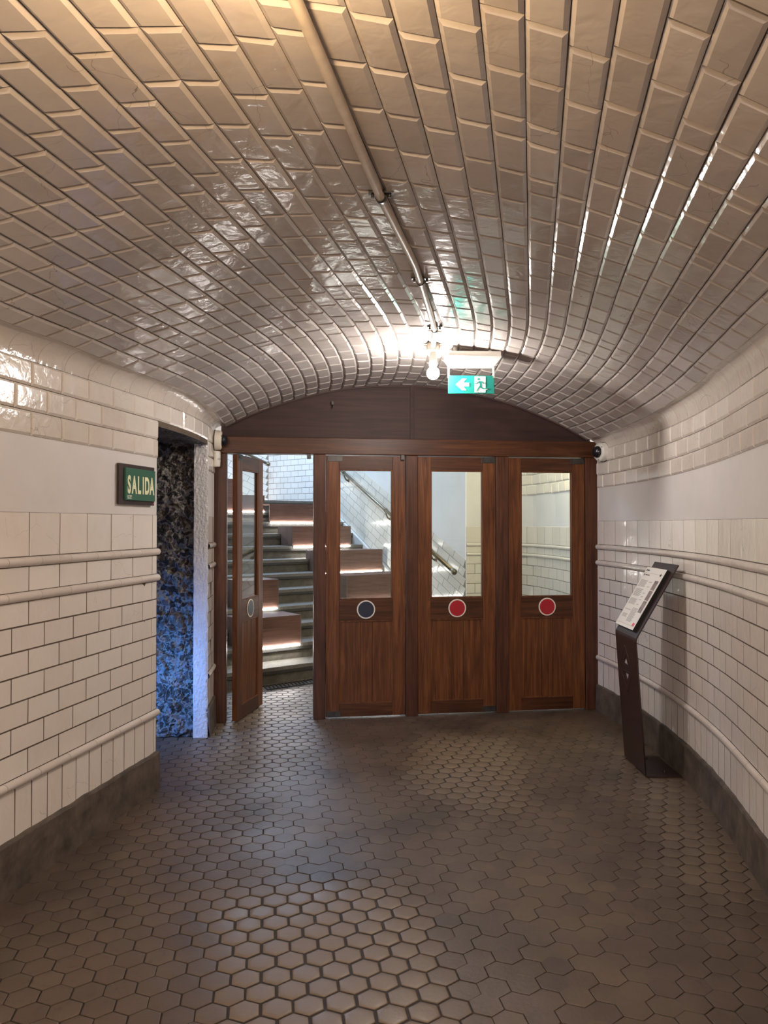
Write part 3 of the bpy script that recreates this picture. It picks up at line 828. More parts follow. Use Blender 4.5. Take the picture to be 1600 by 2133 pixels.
S0 = (0.95, 8.90); S1 = (S0[0]-0.498*4.1, S0[1]+0.877*4.1)
SL = 0.465
bm = NB()
shear_tiles(bm, S0, S1, SL, 1.05, 0.13, side=1)
flat_wall(bm, S0, S1, 0, 4.6, 1, 0.002)
P0 = Vector(S0).to_3d(); P1 = Vector(S1).to_3d(); dd = (P1-P0); l_ = dd.length; n_ = Vector((-dd.y, dd.x, 0)).normalized()*0.0035
f = bm.faces.new([bm.verts.new(p+n_) for p in (P0, P1, P1+Vector((0, 0, 1.05+SL*l_+0.12)), P0+Vector((0, 0, 1.05+0.12)))]); f.material_index = 2
obj('wall_right_stairs', bm, [M_hallw, M_white, M_grout2], kind='structure')
S2 = (-2.0, 13.3)
bm = NB()
P = Vector(S1).to_3d(); Q = Vector(S2).to_3d(); Ln = (Q-P).length; d = (Q-P)/Ln; n = Vector((-d.y, d.x, 0))
for i in range(16):
    z0 = 1.9+i*0.096; s = -(i % 2)*0.09
    while s < Ln:
        a, b = max(0, s), min(s+0.18, Ln); s += 0.18
        if b-a > 0.01: tile(bm, lambda u, v, h: P+d*u+n*h+Vector((0, 0, v)), a, b, z0, z0+0.096, h=0.0045, bev=0.0015, gap=0.005, jit=0.0005)
flat_wall(bm, S1, S2, 1.8, 4.6, 1, 0.002); flat_wall(bm, S1, S2, 1.8, 3.4, 2, 0.0035)
obj('wall_back_landing', bm, [M_hallw, M_white, M_grout2], kind='structure')
S3 = (-3.9, 13.5)
bm = NB(); shear_tiles(bm, S2, S3, 0.50, 2.35, 0.9, nrows=18)
flat_wall(bm, S2, S3, 1.8, 4.6, 1, 0.002); flat_wall(bm, S2, S3, 1.8, 3.2, 2, 0.0035)
obj('wall_left_landing', bm, [M_hallw, M_white, M_grout2], kind='structure')
# back wall of the hall, curved, with the same bands of tiles
HB = [(0.95, 8.90), (1.25, 9.0), (1.50, 8.9), (1.68, 8.55), (1.79, 8.0), (1.84, 7.4), (1.93, 6.62)]
cum = [0.0]
for a, b in zip(HB[:-1], HB[1:]): cum.append(cum[-1]+math.hypot(b[0]-a[0], b[1]-a[1]))
def hb(L, z, h):
    L = max(0, min(cum[-1]-1e-4, L))
    for i in range(len(HB)-1):
        if L <= cum[i+1]: break
    t = (L-cum[i])/(cum[i+1]-cum[i])
    def nr(j):
        a = HB[max(0, j-1)]; b = HB[min(len(HB)-1, j+1)]; v = Vector((b[0]-a[0], b[1]-a[1])).normalized(); return Vector((v.y, -v.x))
    n = nr(i).lerp(nr(i+1), t)
    return Vector((HB[i][0]*(1-t)+HB[i+1][0]*t + n.x*h, HB[i][1]*(1-t)+HB[i+1][1]*t + n.y*h, z))
bm = NB(); HT = cum[-1]; sp = [(0.0, HT)]
kw = dict(h=0.0045, bev=0.0018, gap=0.005, jit=0.0005)
run(bm, hb, 0.2, 0.43, 0.115, 0, sp, **kw)
for i in range(7): run(bm, hb, 0.45+0.113*i, 0.45+0.113*(i+1), 0.21, 0.1 if i % 2 else 0, sp, **kw)
run(bm, hb, 1.26, 1.335, 0.21, 0, sp, **kw); run(bm, hb, 1.37, 1.565, 0.21, 0, sp, **kw)
for i in range(5): run(bm, hb, 1.915+0.113*i, 1.915+0.113*(i+1), 0.21, 0.1 if i % 2 else 0, [(0.62, HT)], h=0.014, bev=0.011, gap=0.003, jit=0.001)
nseg = 40
for (z0, z1, mi) in ((0, 1.56, 2), (1.55, 1.92, 1), (1.915, 3.3, 1)):
    g = [[bm.verts.new(hb(HT*i/nseg, z, 0.0035 if mi == 2 else 0.002)) for z in (z0, z1)] for i in range(nseg+1)]
    for i in range(nseg):
        f = bm.faces.new((g[i][0], g[i][1], g[i+1][1], g[i+1][0])); f.material_index = mi
obj('wall_back', bm, [M_hallw, M_white, M_grout2], kind='structure')
for z in (1.242, 1.352, 0.44):
    ti += 1; bm = NB(); bead(bm, hb, z, sp, rad=0.018); obj('trim_%d' % ti, bm, M_hallw, kind='structure')
# left side of the hall and stairs, and what closes it above
bm = NB()
a = dw(RL-0.02, 0.13); e1 = uv(U1-0.1, VL-0.02); e2 = uv(U1+NST*RUN, VL-0.02)
flat_wall(bm, (a.x-0.02, a.y), (e1.x, e1.y), 0, 4.6); flat_wall(bm, (e1.x, e1.y), (e2.x, e2.y), 0, 4.6); flat_wall(bm, (e2.x, e2.y), (-6.0, e2.y+0.6), 1.9, 4.6); flat_wall(bm, (-6.0, e2.y+0.6), S3, 1.9, 4.6)
obj('wall_left_stairs', bm, M_white, kind='structure')
bm = NB(); bm.faces.new([bm.verts.new(p) for p in ((-6.3, 7.9, 4.6), (2.6, 7.9, 4.6), (2.6, 14, 4.6), (-6.3, 14, 4.6))])
bm.faces.new([bm.verts.new(p) for p in ((-2.6, 6.15, 3.3), (2.6, 6.75, 3.3), (2.6, 7.9, 3.3), (-2.6, 7.9, 3.3))])
bm.faces.new([bm.verts.new(p) for p in ((-2.6, 7.9, 3.3), (2.6, 7.9, 3.3), (2.6, 7.9, 4.6), (-2.6, 7.9, 4.6))])
obj('ceiling_hall', bm, M_white, kind='structure')
bm = NB()
for (r0, r1) in ((4.0, 9.4),):
    A = dw(r0, 0.14); B = dw(r1, 0.14); bm.faces.new([bm.verts.new((p.x, p.y, z)) for p, z in ((A, 2.24), (B, 2.24), (B, 3.4), (A, 3.4))])
A = dw(4.0, 0.14); B = dw(5.01, 0.14); bm.faces.new([bm.verts.new((p.x, p.y, z)) for p, z in ((A, 0), (B, 0), (B, 2.3), (A, 2.3))])
A = dw(8.24, 0.14); B = dw(9.4, 0.14); bm.faces.new([bm.verts.new((p.x, p.y, z)) for p, z in ((A, 0), (B, 0), (B, 2.3), (A, 2.3))])
obj('wall_front_hall', bm, M_white, kind='structure')

# handrails
def handrail(P, Q, label, brs, knob=True):
    P = Vector(P); Q = Vector(Q); d = (Q-P)
    t = thing('handrail', label, 'handrail', P, 0, 'brass handrails on the stair walls')
    bm = NB(); tube(bm, [(0, 0, 0), d], 0.024, 16); obj('rail', bm, M_rail, t)
    if knob:
        bm = NB(); dn = d.normalized(); tube(bm, [-dn*0.045, -dn*0.035, -dn*0.01, dn*0.02, dn*0.035], [0.018, 0.032, 0.036, 0.032, 0.024], 16); obj('end_knob', bm, M_rail, t)
    wn = Vector((d.y, -d.x, 0)).normalized()      # towards the wall
    for s in brs:
        p = d*s; bm = NB()
        tube(bm, [p, p+Vector((0, 0, -0.05))+wn*0.005, p+Vector((0, 0, -0.10))+wn*0.03, p+Vector((0, 0, -0.12))+wn*0.055, p+Vector((0, 0, -0.115))+wn*0.085], 0.010, 10)
        q = p+wn*0.07+Vector((0, 0, -0.115)); tube(bm, [q, q+wn*0.018], 0.024, 14)
        tube(bm, [p-d.normalized()*0.012, p+d.normalized()*0.012], 0.028, 14)
        obj('bracket', bm, M_rail, t)
def onstair(s, z, off=0.085):
    d = Vector((-0.498, 0.877, 0)); n = Vector((-0.877, -0.498, 0))
    p = Vector((S0[0], S0[1], 0)) + d*s + n*off; p.z = z; return p
handrail(onstair(0.13, 1.04), onstair(3.9, 1.04+3.77*0.465), 'long brass handrail on the tiled wall seen through the two middle doors', [0.13, 0.42, 0.75])
q0 = Vector((-1.98, 13.05, 2.61)); q1 = Vector((-3.7, 13.3, 3.45))
handrail(q0, q1, 'upper brass handrail glimpsed at the top left above the open door', [0.22])
# iron grate in front of the first step
bm = NB(); v0, v1 = 3.55, 5.2; gr = thing('floor_grate', 'iron drain grate in the floor before the first step', 'grate', uv(U1-0.24, v0), SRZ)
L_ = v1-v0
box(bm, 0, L_, 0, 0.012, 0.001, 0.008); box(bm, 0, L_, 0.168, 0.18, 0.001, 0.008); obj('grate_frame', bm, M_iron, gr)
bm = NB(); x = 0.0
while x < L_-0.02:
    M = Matrix.Translation((x, 0.0, 0)) @ Matrix.Shear('XY', 4, (0.0, 0.0))
    a = [(x, 0.010), (x+0.016, 0.010), (x+0.016+0.05, 0.17), (x+0.05, 0.17)]
    va = [bm.verts.new((p[0], p[1], 0.001)) for p in a]; vb = [bm.verts.new((p[0], p[1], 0.009)) for p in a]
    bm.faces.new(va[::-1]); bm.faces.new(vb)
    for i in range(4): bm.faces.new((va[i], va[(i+1) % 4], vb[(i+1) % 4], vb[i]))
    x += 0.042
obj('bars', bm, M_iron, gr)
# stone apron joining hexagon tiles and stairs
bm = NB(); M = Matrix.Translation(uv(U1-0.26, VL)) @ Matrix.Rotation(SRZ, 4, 'Z')
box(bm, 0, VR-VL, 0, 0.30, -0.006, 0.0006, M=M); obj('floor_apron', bm, M_base, kind='structure')

# ------------------------------------------------------------------ conduit, lamps
def zc(x, y):
    # height of the vault underside over a plan point (search along the tunnel)
    best = None
    ph = math.atan2(CY-y, x-CX)
    if ph > PH0:
        r = (x-CX)*math.cos(PH0) - (y-CY)*math.sin(PH0)
        t = -(x-CX)*math.sin(PH0) - (y-CY)*math.cos(PH0); L = t + r*(PH0-PHD)
    else:
        r = math.hypot(x-CX, y-CY); L = r*(ph-PHD)
    u = (r-RC)/AH; th = math.asin(max(-1, min(1, u))*math.sin(TH))
    return vault(th, L, 0.013).z
pp = [(-0.95, -2.6), (-0.275, 1.30), (-0.195, 1.673), (-0.013, 2.69), (0.136, 3.41), (0.184, 3.72), (0.308, 4.6), (0.316, 4.93)]
cond = thing('conduit_pipe', 'painted conduit pipe running along the vault to the bulb', 'pipe', (pp[-1][0], pp[-1][1], 2.7))
ox, oy, oz = cond.location
path = []
for (a, b) in zip(pp[:-1], pp[1:]):
    for i in range(6):
        t = i/6; x = a[0]*(1-t)+b[0]*t; y = a[1]*(1-t)+b[1]*t
        path.append(Vector((x-ox, y-oy, zc(x, y)-0.021-oz)))
path.append(Vector((pp[-1][0]-ox, pp[-1][1]-oy, zc(*pp[-1])-0.03-oz)))
bm = NB(); tube(bm, path, 0.0155, 16); obj('pipe', bm, M_pipe, cond)
for (x, y) in ((-0.010, 2.70), (0.176, 3.66), (0.302, 4.55)):
    z = zc(x, y)-oz; bm = NB()
    box(bm, x-ox-0.045, x-ox+0.045, y-oy-0.012, y-oy+0.012, z-0.006, z+0.004, 0.001)
    tube(bm, [(x-ox-0.004, y-oy-0.012, z-0.021), (x-ox+0.002, y-oy+0.012, z-0.021)], 0.0185, 16)
    for s in (-1, 1): tube(bm, [(x-ox+s*0.03, y-oy, z-0.004), (x-ox+s*0.03, y-oy, z-0.02)], 0.006, 10)
    obj('clamp', bm, M_metal, cond)
def bulb(x, y, m, label, zdrop=0.0):
    zt = zc(x, y)
    t = thing('ceiling_bulb', label, 'lamp', (x, y, zt), 0, 'bare bulbs on the vault')
    bm = NB(); lathe(bm, [(0.0, 0.0), (0.042, 0.0), (0.042, -0.035), (0.046, -0.036), (0.046, -0.050), (0.036, -0.056), (0.0, -0.056)], 28); obj('junction_box', bm, M_ivory, t)
    for a in (0, PI/2, PI, 3*PI/2):
        bm = NB(); tube(bm, [(0.040*math.cos(a), 0.040*math.sin(a), -0.02), (0.062*math.cos(a), 0.062*math.sin(a), -0.02)], 0.011, 12); obj('cable_entry', bm, M_ivory, t)
    bm = NB(); lathe(bm, [(0.0, -0.054), (0.018, -0.056), (0.020, -0.075), (0.027, -0.115), (0.027, -0.142), (0.022, -0.150), (0.0, -0.150)], 24); obj('lamp_holder', bm, M_pl, t)
    bm = NB(); R = 0.041; c = -0.193
    prof = [(0.0, c-R)] + [(R*math.sin(a), c-R*math.cos(a)) for a in [PI*k/16 for k in range(1, 14)]] + [(0.017, -0.152), (0.0, -0.151)]
    lathe(bm, prof, 28); obj('glass_bulb', bm, m, t)
bulb(0.318, 4.96, M_bulbd, 'bare lit bulb hanging from the vault, left of the exit sign')
bulb(-0.275, 1.33, M_bulbn, 'warm lit bulb on the vault over the photographer')

# ------------------------------------------------------------------ exit sign
ex, ey = 0.575, 5.02
ze = 2.612
es = thing('exit_sign', 'green running-man exit sign under a white emergency light box', 'sign', (ex, ey, ze), 0.03)
hw = 0.172
bm = NB()
box(bm, -hw+0.012, hw+0.012, -0.055, 0.055, 0.075, 0.106, 0.004); obj('light_box', bm, M_pl, es)
bm = NB()
a = [(-hw-0.004, -0.060, 0.074), (hw+0.012, -0.060, 0.074), (hw+0.012, 0.060, 0.074), (-hw-0.004, 0.060, 0.074)]
m_ = [(-hw-0.004, -0.060, 0.062), (hw+0.012, -0.060, 0.062), (hw+0.012, 0.060, 0.062), (-hw-0.004, 0.060, 0.062)]
b = [(-hw+0.028, -0.036, 0.010), (hw-0.030, -0.036, 0.010), (hw-0.030, 0.036, 0.010), (-hw+0.028, 0.036, 0.010)]
rg = [[bm.verts.new(p) for p in q] for q in (a, m_, b)]
bm.faces.new(rg[0]); bm.faces.new(rg[2])
for p, q in zip(rg[:-1], rg[1:]):
    for i in range(4): bm.faces.new((p[i], p[(i+1) % 4], q[(i+1) % 4], q[i]))
obj('diffuser', bm, M_exitw, es)
for x in (-0.11, 0.12):
    bm = NB(); zz = zc(ex+x, ey)-ze; tube(bm, [(x, 0, 0.10), (x, 0, zz+0.004)], 0.012, 12); obj('spacer', bm, M_pl, es)
for x in (-0.152, 0.143):
    bm = NB(); box(bm, x-0.006, x+0.006, -0.004, 0.004, -0.06, 0.03, 0.001); obj('hanger', bm, M_pl, es)
bm = NB(); box(bm, -0.155, 0.147, -0.004, 0.004, -0.163, -0.045, 0.0015); pnl = obj('sign_panel', bm, M_exitg, es)
bm = NB()
px_ = lambda u: -0.155 + 0.302*u
pz_ = lambda v: -0.163 + 0.118*v
prism(bm, [(px_(u), pz_(v)) for u, v in ((0.165, 0.5), (0.30, 0.82), (0.395, 0.82), (0.325, 0.60), (0.455, 0.60), (0.455, 0.40), (0.325, 0.40), (0.395, 0.18), (0.30, 0.18))], -0.0058, -0.003)
ar = obj('arrow', bm, M_exitw, pnl)
bm = NB(); prism(bm, [(px_(u), pz_(v)) for u, v in ((0.575, 0.055), (0.575, 0.95), (0.81, 0.95), (0.81, 0.055))], -0.0058, -0.003); dr = obj('doorway_symbol', bm, M_exitw, pnl)
bm = NB()
cx_, cz_ = px_(0.655), pz_(0.80); disc(bm, cx_, cz_, 0.0078, -0.0078, -0.0055, 20)
def limb(pts, w0, w1, mi=0):
    P = [Vector((px_(u), pz_(v))) for u, v in pts]
    Lf, Rt = [], []
    for i, p in enumerate(P):
        a = P[max(0, i-1)]; b = P[min(len(P)-1, i+1)]; t = (b-a).normalized(); n = Vector((-t.y, t.x)); w = w0+(w1-w0)*i/(len(P)-1)
        Lf.append(p+n*w); Rt.append(p-n*w)
    for i in range(len(P)-1):
        prism(bm, [tuple(Lf[i]), tuple(Lf[i+1]), tuple(Rt[i+1]), tuple(Rt[i])], -0.0078, -0.0055, mi)
limb([(0.665, 0.67), (0.70, 0.60), (0.705, 0.40), (0.70, 0.36)], 0.0075, 0.0065)          # trunk
limb([(0.68, 0.665), (0.635, 0.62), (0.62, 0.55), (0.575, 0.545)], 0.0030, 0.0024)       # leading arm
limb([(0.69, 0.665), (0.745, 0.64), (0.775, 0.54)], 0.0032, 0.0026)                       # trailing arm
limb([(0.695, 0.42), (0.655, 0.30), (0.615, 0.14)], 0.0046, 0.0034)                       # front leg
limb([(0.70, 0.40), (0.745, 0.28), (0.80, 0.27), (0.845, 0.285)], 0.0046, 0.0032)         # rear leg
prism(bm, [(px_(0.60), pz_(0.12)), (px_(0.625), pz_(0.12)), (px_(0.66), pz_(0.07)), (px_(0.65), pz_(0.055))], -0.0078, -0.0055)
obj('running_figure', bm, M_exitg, dr)
bm = NB()
prism(bm, [(px_(0.81), pz_(0.255)), (px_(0.855), pz_(0.27)), (px_(0.86), pz_(0.24)), (px_(0.825), pz_(0.20)), (px_(0.81), pz_(0.20))], -0.0058, -0.003)
obj('figure_shadow', bm, M_exitw, pnl)
# short cables from the junction box to the light box
bm = NB()
z0 = zc(0.33, 4.96)-0.02
tube(bm, [(0.37, 4.955, z0), (0.40, 4.975, z0-0.004), (0.435, 5.0, z0-0.012), (0.47, 5.015, 2.70)], 0.005, 8)
tag(obj('cable', bm, M_pl), 'upper of two short white cables between the bulb and the exit sign box', 'cable')
bm = NB(); tube(bm, [(0.37, 4.97, z0-0.01), (0.41, 4.985, z0-0.022), (0.45, 5.0, 2.706)], 0.005, 8)
tag(obj('cable', bm, M_pl), 'lower of two short white cables between the bulb and the exit sign box', 'cable')

# ------------------------------------------------------------------ security cameras and detector
def axis_m(p, d): return Matrix.Translation(p) @ Vector(d).to_track_quat('Z', 'Y').to_matrix().to_4x4()
def dome(p, d, label, m):
    t = thing('security_camera', label, 'camera', p, 0, 'dome cameras on the walls')
    M = axis_m((0, 0, 0), d)
    bm = NB(); lathe(bm, [(0.0, -0.002), (0.080, -0.002), (0.081, 0.006), (0.079, 0.012), (0.077, 0.045), (0.074, 0.052), (0.066, 0.058), (0.050, 0.060), (0.0, 0.060)], 40, M); b = obj('body', bm, m, t)
    bm = NB(); lathe(bm, [(0.081, 0.0), (0.0835, 0.001), (0.0835, 0.006), (0.080, 0.007)], 40, M); obj('base_ring', bm, M_dark, b)
    bm = NB(); lathe(bm, [(0.050, 0.058)] + [(0.050*math.cos(a), 0.060+0.046*math.sin(a)) for a in [PI/2*k/10 for k in range(10)]] + [(0, 0.106)], 36, M); obj('dome', bm, M_black, t)
    for a in (0.6, 2.7, 4.8):
        bm = NB(); v = M @ Vector((0.066*math.cos(a), 0.066*math.sin(a), 0.0565)); e = M @ Vector((0.066*math.cos(a), 0.066*math.sin(a), 0.061)); tube(bm, [v, e], 0.004, 8); obj('screw', bm, M_metal, b)
xr, yr = pos(RR-0.016, 0.16); er = Vector((math.cos(PHD), -math.sin(PHD), 0))
dome((xr, yr, 2.200), -er + Vector((0, -0.22, -0.02)), 'white dome camera at the top of the right wall beside the rightmost door', M_pl)
xq, yq = pos(RL+0.016, 0.10)
dome((xq, yq, 2.258), er + Vector((0, -0.02, -0.04)), 'ivory dome camera at the top of the left wall, above the motion detector', M_ivory)
xq, yq = pos(RL+0.012, 0.09)
pir = thing('motion_detector', 'white motion detector under the left dome camera', 'detector', (xq, yq, 2.045), DRZ)
bm = NB(); box(bm, 0, 0.020, -0.034, 0.034, 0, 0.128, 0.006); obj('back_case', bm, M_ivory, pir)
bm = NB(); g = []
for z, s in ((0.002, 0.80), (0.008, 0.95), (0.05, 1.0), (0.075, 1.0), (0.118, 0.98), (0.126, 0.85)):
    g.append([bm.verts.new((0.018 + 0.034*s*math.cos(t), 0.030*s*math.sin(t), z)) for t in [(-PI/2)+PI*k/12 for k in range(13)]])
for i in range(len(g)-1):
    for k in range(12):
        f = bm.faces.new((g[i][k], g[i][k+1], g[i+1][k+1], g[i+1][k])); f.smooth = True
bm.faces.new(g[0]); bm.faces.new(g[-1]); obj('front_case', bm, M_pl, pir)
bm = NB()
for z in (0.058, 0.068):
    ring = [(0.0185 + 0.0345*math.cos(t), 0.0305*math.sin(t), z) for t in [-1.2+2.4*k/12 for k in range(13)]]
    tube(bm, ring, 0.0013, 6)
obj('lens_window', bm, M_metal, pir)

# ------------------------------------------------------------------ SALIDA sign
Lc = 1.778; xs_, ys_ = pos(RL+0.004, Lc); tg = tang(RL, Lc)      # tg points towards the camera
rzs = math.atan2(-tg.y, -tg.x)           # local x runs away from the camera, normal = -y
sg = thing('wall_sign', 'green SALIDA sign on a dark board, on the plaster band of the left wall', 'sign', (xs_, ys_, 1.705), rzs)
hw = 0.196
bm = NB(); box(bm, -hw, hw, -0.020, -0.001, 0, 0.226, 0.002); obj('backing_board', bm, M_frame, sg)
bm = NB(); box(bm, -hw+0.045, hw-0.012, -0.032, -0.020, 0.024, 0.204, 0.001); gp = obj('green_panel', bm, M_green, sg)
def text_mesh(name, s, m, parent, loc, size, sx=1.0, off=0.0, rot=(PI/2, 0, 0), ext=0.0006):
    cu = bpy.data.curves.new(name, 'FONT'); cu.body = s; cu.size = size; cu.extrude = ext; cu.offset = off; cu.align_x = 'CENTER'; cu.align_y = 'BOTTOM_BASELINE'
    o = bpy.data.objects.new('tmp', cu); C.objects.link(o)
    bpy.context.view_layer.update()
    dg = bpy.context.evaluated_depsgraph_get(); me = bpy.data.meshes.new_from_object(o.evaluated_get(dg))
    bpy.data.objects.remove(o)
    for v in me.vertices: v.co.x *= sx
    me.materials.clear(); me.materials.append(m)
    t = bpy.data.objects.new(name, me); C.objects.link(t); t.parent = parent; t.location = loc; t.rotation_euler = rot
    return t
x = -hw+0.045+0.033
for ch, wd in zip('SALIDA', (0.055, 0.054, 0.045, 0.044, 0.056, 0.056)):
    text_mesh('letter_'+ch.lower(), ch, M_cream, gp, (x, -0.0326, 0.066), 0.134, 0.56, 0.0046); x += wd+0.001
bm = NB()
for (a, b, z0, z1) in ((0, 0.009, 0.010, 0.018), (0.011, 0.022, 0.013, 0.018), (0.024, 0.046, 0.012, 0.019), (0, 0.012, 0.0, 0.007), (0.014, 0.020, 0.0, 0.007), (0.024, 0.046, 0.0, 0.003), (0.024, 0.040, 0.006, 0.009)):
    box(bm, -hw+0.060+a, -hw+0.060+b, -0.0328, -0.0315, 0.032+z0, 0.032+z1)
obj('small_print', bm, M_ring, gp)
bm = NB(); disc(bm, hw-0.010, 0.012, 0.005, -0.0208, -0.0195, 12); obj('red_mark', bm, M_logo, sg)

# ------------------------------------------------------------------ information stand
st = thing('information_stand', 'dark brown bent-steel information stand against the right wall', 'stand', (1.655, 4.85, 0))
W_ = 0.42; TH_ = 0.008
def strip(bm, prof, y0, y1, th):
    """bent sheet: polyline in XZ given thickness, extruded in y"""
    P = [Vector(p) for p in prof]; A, B = [], []
    for i, p in enumerate(P):
        d1 = (P[i]-P[i-1]).normalized() if i else (P[1]-P[0]).normalized()
        d2 = (P[i+1]-P[i]).normalized() if i < len(P)-1 else d1
        t = (d1+d2).normalized(); n = Vector((-t.y, t.x)); k = 1/max(0.3, t.dot(d1))
        A.append(p+n*th/2*k); B.append(p-n*th/2*k)
    va = [[bm.verts.new((q.x, y, q.y)) for q in A] for y in (y0, y1)]; vb = [[bm.verts.new((q.x, y, q.y)) for q in B] for y in (y0, y1)]
    n = len(P)
    for i in range(n-1):
        bm.faces.new((va[0][i], va[0][i+1], va[1][i+1], va[1][i])); bm.faces.new((vb[0][i], vb[1][i], vb[1][i+1], vb[0][i+1]))
        bm.faces.new((va[0][i], vb[0][i], vb[0][i+1], va[0][i+1])); bm.faces.new((va[1][i], va[1][i+1], vb[1][i+1], vb[1][i]))
    for i in (0, n-1): bm.faces.new((va[0][i], va[1][i], vb[1][i], vb[0][i]))
def arc(c, r, a0, a1, n=6): return [(c[0]+r*math.cos(a0+(a1-a0)*k/n), c[1]+r*math.sin(a0+(a1-a0)*k/n)) for k in range(n+1)]
# column face with the pierced emblem
cu = bpy.data.curves.new('column', 'CURVE'); cu.dimensions = '2D'; cu.fill_mode = 'BOTH'; cu.extrude = TH_/2
def spl(pts):
    s = cu.splines.new('POLY'); s.points.add(len(pts)-1); s.use_cyclic_u = True
    for q, p in zip(s.points, pts): q.co = (p[0], p[1], 0, 1)
Hc = 0.835
spl([(0, 0), (W_, 0), (W_, Hc), (0, Hc)])
ec, ez = 0.235, 0.625
spl([(ec-0.045, ez+0.030), (ec+0.045, ez+0.030), (ec, ez+0.085)])
spl([(ec-0.045, ez-0.030), (ec, ez-0.085), (ec+0.045, ez-0.030)])
o = bpy.data.objects.new('tmp', cu); C.objects.link(o); bpy.context.view_layer.update()
me = bpy.data.meshes.new_from_object(o.evaluated_get(bpy.context.evaluated_depsgraph_get())); bpy.data.objects.remove(o)
x0c, z0c, x1c, z1c = -0.0095, 0.022, -0.066, 0.850
lean = (x1c-x0c)/(z1c-z0c)
for v in me.vertices:
    u, w, h = v.co
    zz = z0c + w/Hc*(z1c-z0c); v.co = Vector((x0c + lean*(zz-z0c) + h, u, zz))
me.materials.clear(); me.materials.append(M_stand)
col_ = bpy.data.objects.new('column', me); C.objects.link(col_); col_.parent = st
bm = NB()    # engraved outline of the emblem, a lozenge crossed by a bar
def onc(u, z, h): return (x0c+lean*(z-z0c) - TH_/2 - h, u, z)
zc0 = z0c + ez/Hc*(z1c-z0c)
for q in ([(-0.125, 0), (0, 0.155)], [(0, 0.155), (0.125, 0)], [(0.125, 0), (0, -0.155)], [(0, -0.155), (-0.125, 0)], [(-0.075, -0.018), (0.075, -0.018)], [(-0.075, 0.018), (0.075, 0.018)]):
    tube(bm, [onc(ec+q[0][0], zc0+q[0][1], 0.0), onc(ec+q[1][0], zc0+q[1][1], 0.0)], 0.0016, 6)
obj('emblem_outline', bm, M_frame, col_)
bm = NB(); strip(bm, [(x0c, 0.026), (x0c+0.003, 0.012), (x0c+0.013, 0.005), (x0c+0.03, 0.005), (0.218, 0.005)], 0, W_, TH_); bp_ = obj('base_plate', bm, M_stand, st)
for (x, y) in ((0.115, 0.37), (0.14, 0.09)):
    bm = NB(); lathe(bm, [(0.0, 0.022), (0.006, 0.021), (0.010, 0.017), (0.010, 0.008)], 12, Matrix.Translation((x, y, 0))); obj('bolt', bm, M_metal, bp_)
lx0, lz0, lx1, lz1 = -0.055, 0.888, 0.205, 1.335
bm = NB(); strip(bm, [(x1c, z1c-0.006), (x1c+0.0002, z1c+0.008), (x1c+0.003, z1c+0.022), (lx0, lz0), (lx1, lz1)], 0, W_, TH_); lect = obj('reading_plate', bm, M_stand, st)
# printed board: local frame  X = towards the camera (reader's right), Y = up the slope, Z = out
sl = Vector((lx1-lx0, 0, lz1-lz0)); ln = sl.length; sl.normalize(); nn = Vector((-sl.z, 0, sl.x))
Mb = Matrix(((0, sl.x, nn.x, lx0+nn.x*0.018), (-1, sl.y, nn.y, 0.42), (0, sl.z, nn.z, lz0+nn.z*0.018), (0, 0, 0, 1)))
BW, BH = 0.365, ln*0.895
bm = NB(); box(bm, 0.0, BW, 0.018, BH, -0.014, 0.010, 0.001, M=Mb); bd = obj('board', bm, M_dark, st)
bm = NB(); box(bm, 0.001, BW-0.001, 0.018, BH-0.001, 0.0102, 0.0114, M=Mb); sh = obj('printed_sheet', bm, M_paper, bd)
def pr(bm, x0, x1, y0, y1): box(bm, x0*BW, x1*BW, 0.018+y0*(BH-0.018), 0.018+y1*(BH-0.018), 0.0114, 0.0119, M=Mb)
bm = NB()
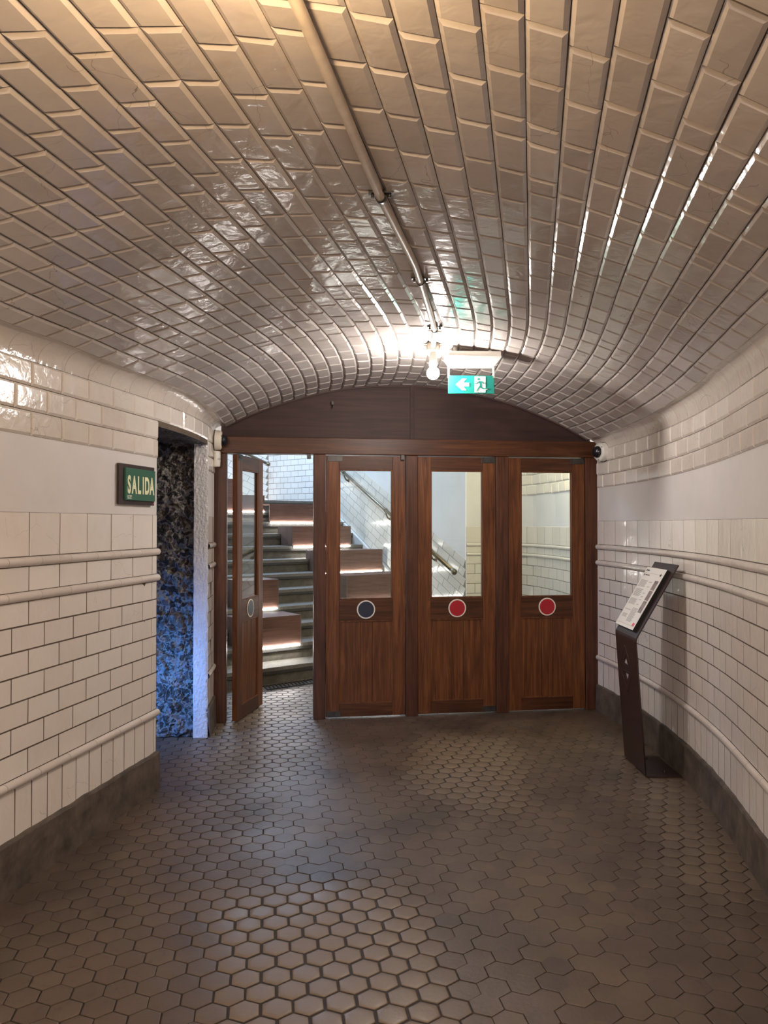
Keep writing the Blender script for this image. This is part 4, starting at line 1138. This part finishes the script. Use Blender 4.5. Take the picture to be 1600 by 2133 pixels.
for (x0, x1, y0, y1, nl) in ((0.06, 0.42, 0.66, 0.78, 8), (0.06, 0.42, 0.50, 0.63, 9), (0.06, 0.42, 0.36, 0.46, 7), (0.50, 0.66, 0.745, 0.77, 2), (0.52, 0.64, 0.67, 0.69, 2), (0.50, 0.62, 0.56, 0.58, 2), (0.50, 0.62, 0.50, 0.52, 2), (0.50, 0.62, 0.45, 0.47, 2), (0.50, 0.62, 0.37, 0.39, 2), (0.44, 0.72, 0.09, 0.32, 15), (0.08, 0.40, 0.26, 0.28, 2), (0.10, 0.36, 0.14, 0.20, 4)):
    for i in range(nl):
        ya = y1-(y1-y0)*i/nl; pr(bm, x0, x1-(0.02*(i % 3)), ya-(y1-y0)/nl*0.45, ya)
pr(bm, 0.05, 0.95, 0.899, 0.902); pr(bm, 0.05, 0.95, 0.049, 0.052)
obj('printed_text', bm, M_ink, sh)
bm = NB()
for (x0, x1, y0, y1) in ((0.06, 0.10, 0.93, 0.965), (0.12, 0.21, 0.935, 0.955), (0.05, 0.085, 0.85, 0.885), (0.12, 0.34, 0.86, 0.875)): pr(bm, x0, x1, y0, y1)
obj('printed_heading', bm, M_inkd, sh)
bm = NB(); va = [bm.verts.new(Mb @ Vector((BW*(0.86+dx), 0.018+(0.895+dy)*(BH-0.018), 0.0121))) for dx, dy in ((-0.045, 0), (0, -0.03), (0.045, 0), (0, 0.03))]; bm.faces.new(va); obj('printed_lozenge', bm, M_inkd, sh)
for (y0, y1) in ((0.645, 0.80), (0.475, 0.635), (0.27, 0.465)):
    bm = NB(); pr(bm, 0.75, 0.93, y0, y1); obj('printed_photo', bm, M_photo, sh)
bm = NB(); pr(bm, 0.84, 0.94, 0.055, 0.105); obj('printed_mark', bm, M_logo, sh)
# spacers that hold the board
for x in (0.05, BW-0.05):
    for y in (0.06, BH-0.05):
        bm = NB(); lathe(bm, [(0.008, -0.02), (0.008, -0.013)], 10, Mb @ Matrix.Translation((x, y, 0))); obj('spacer', bm, M_metal, bd)
print('hexes', nhex)
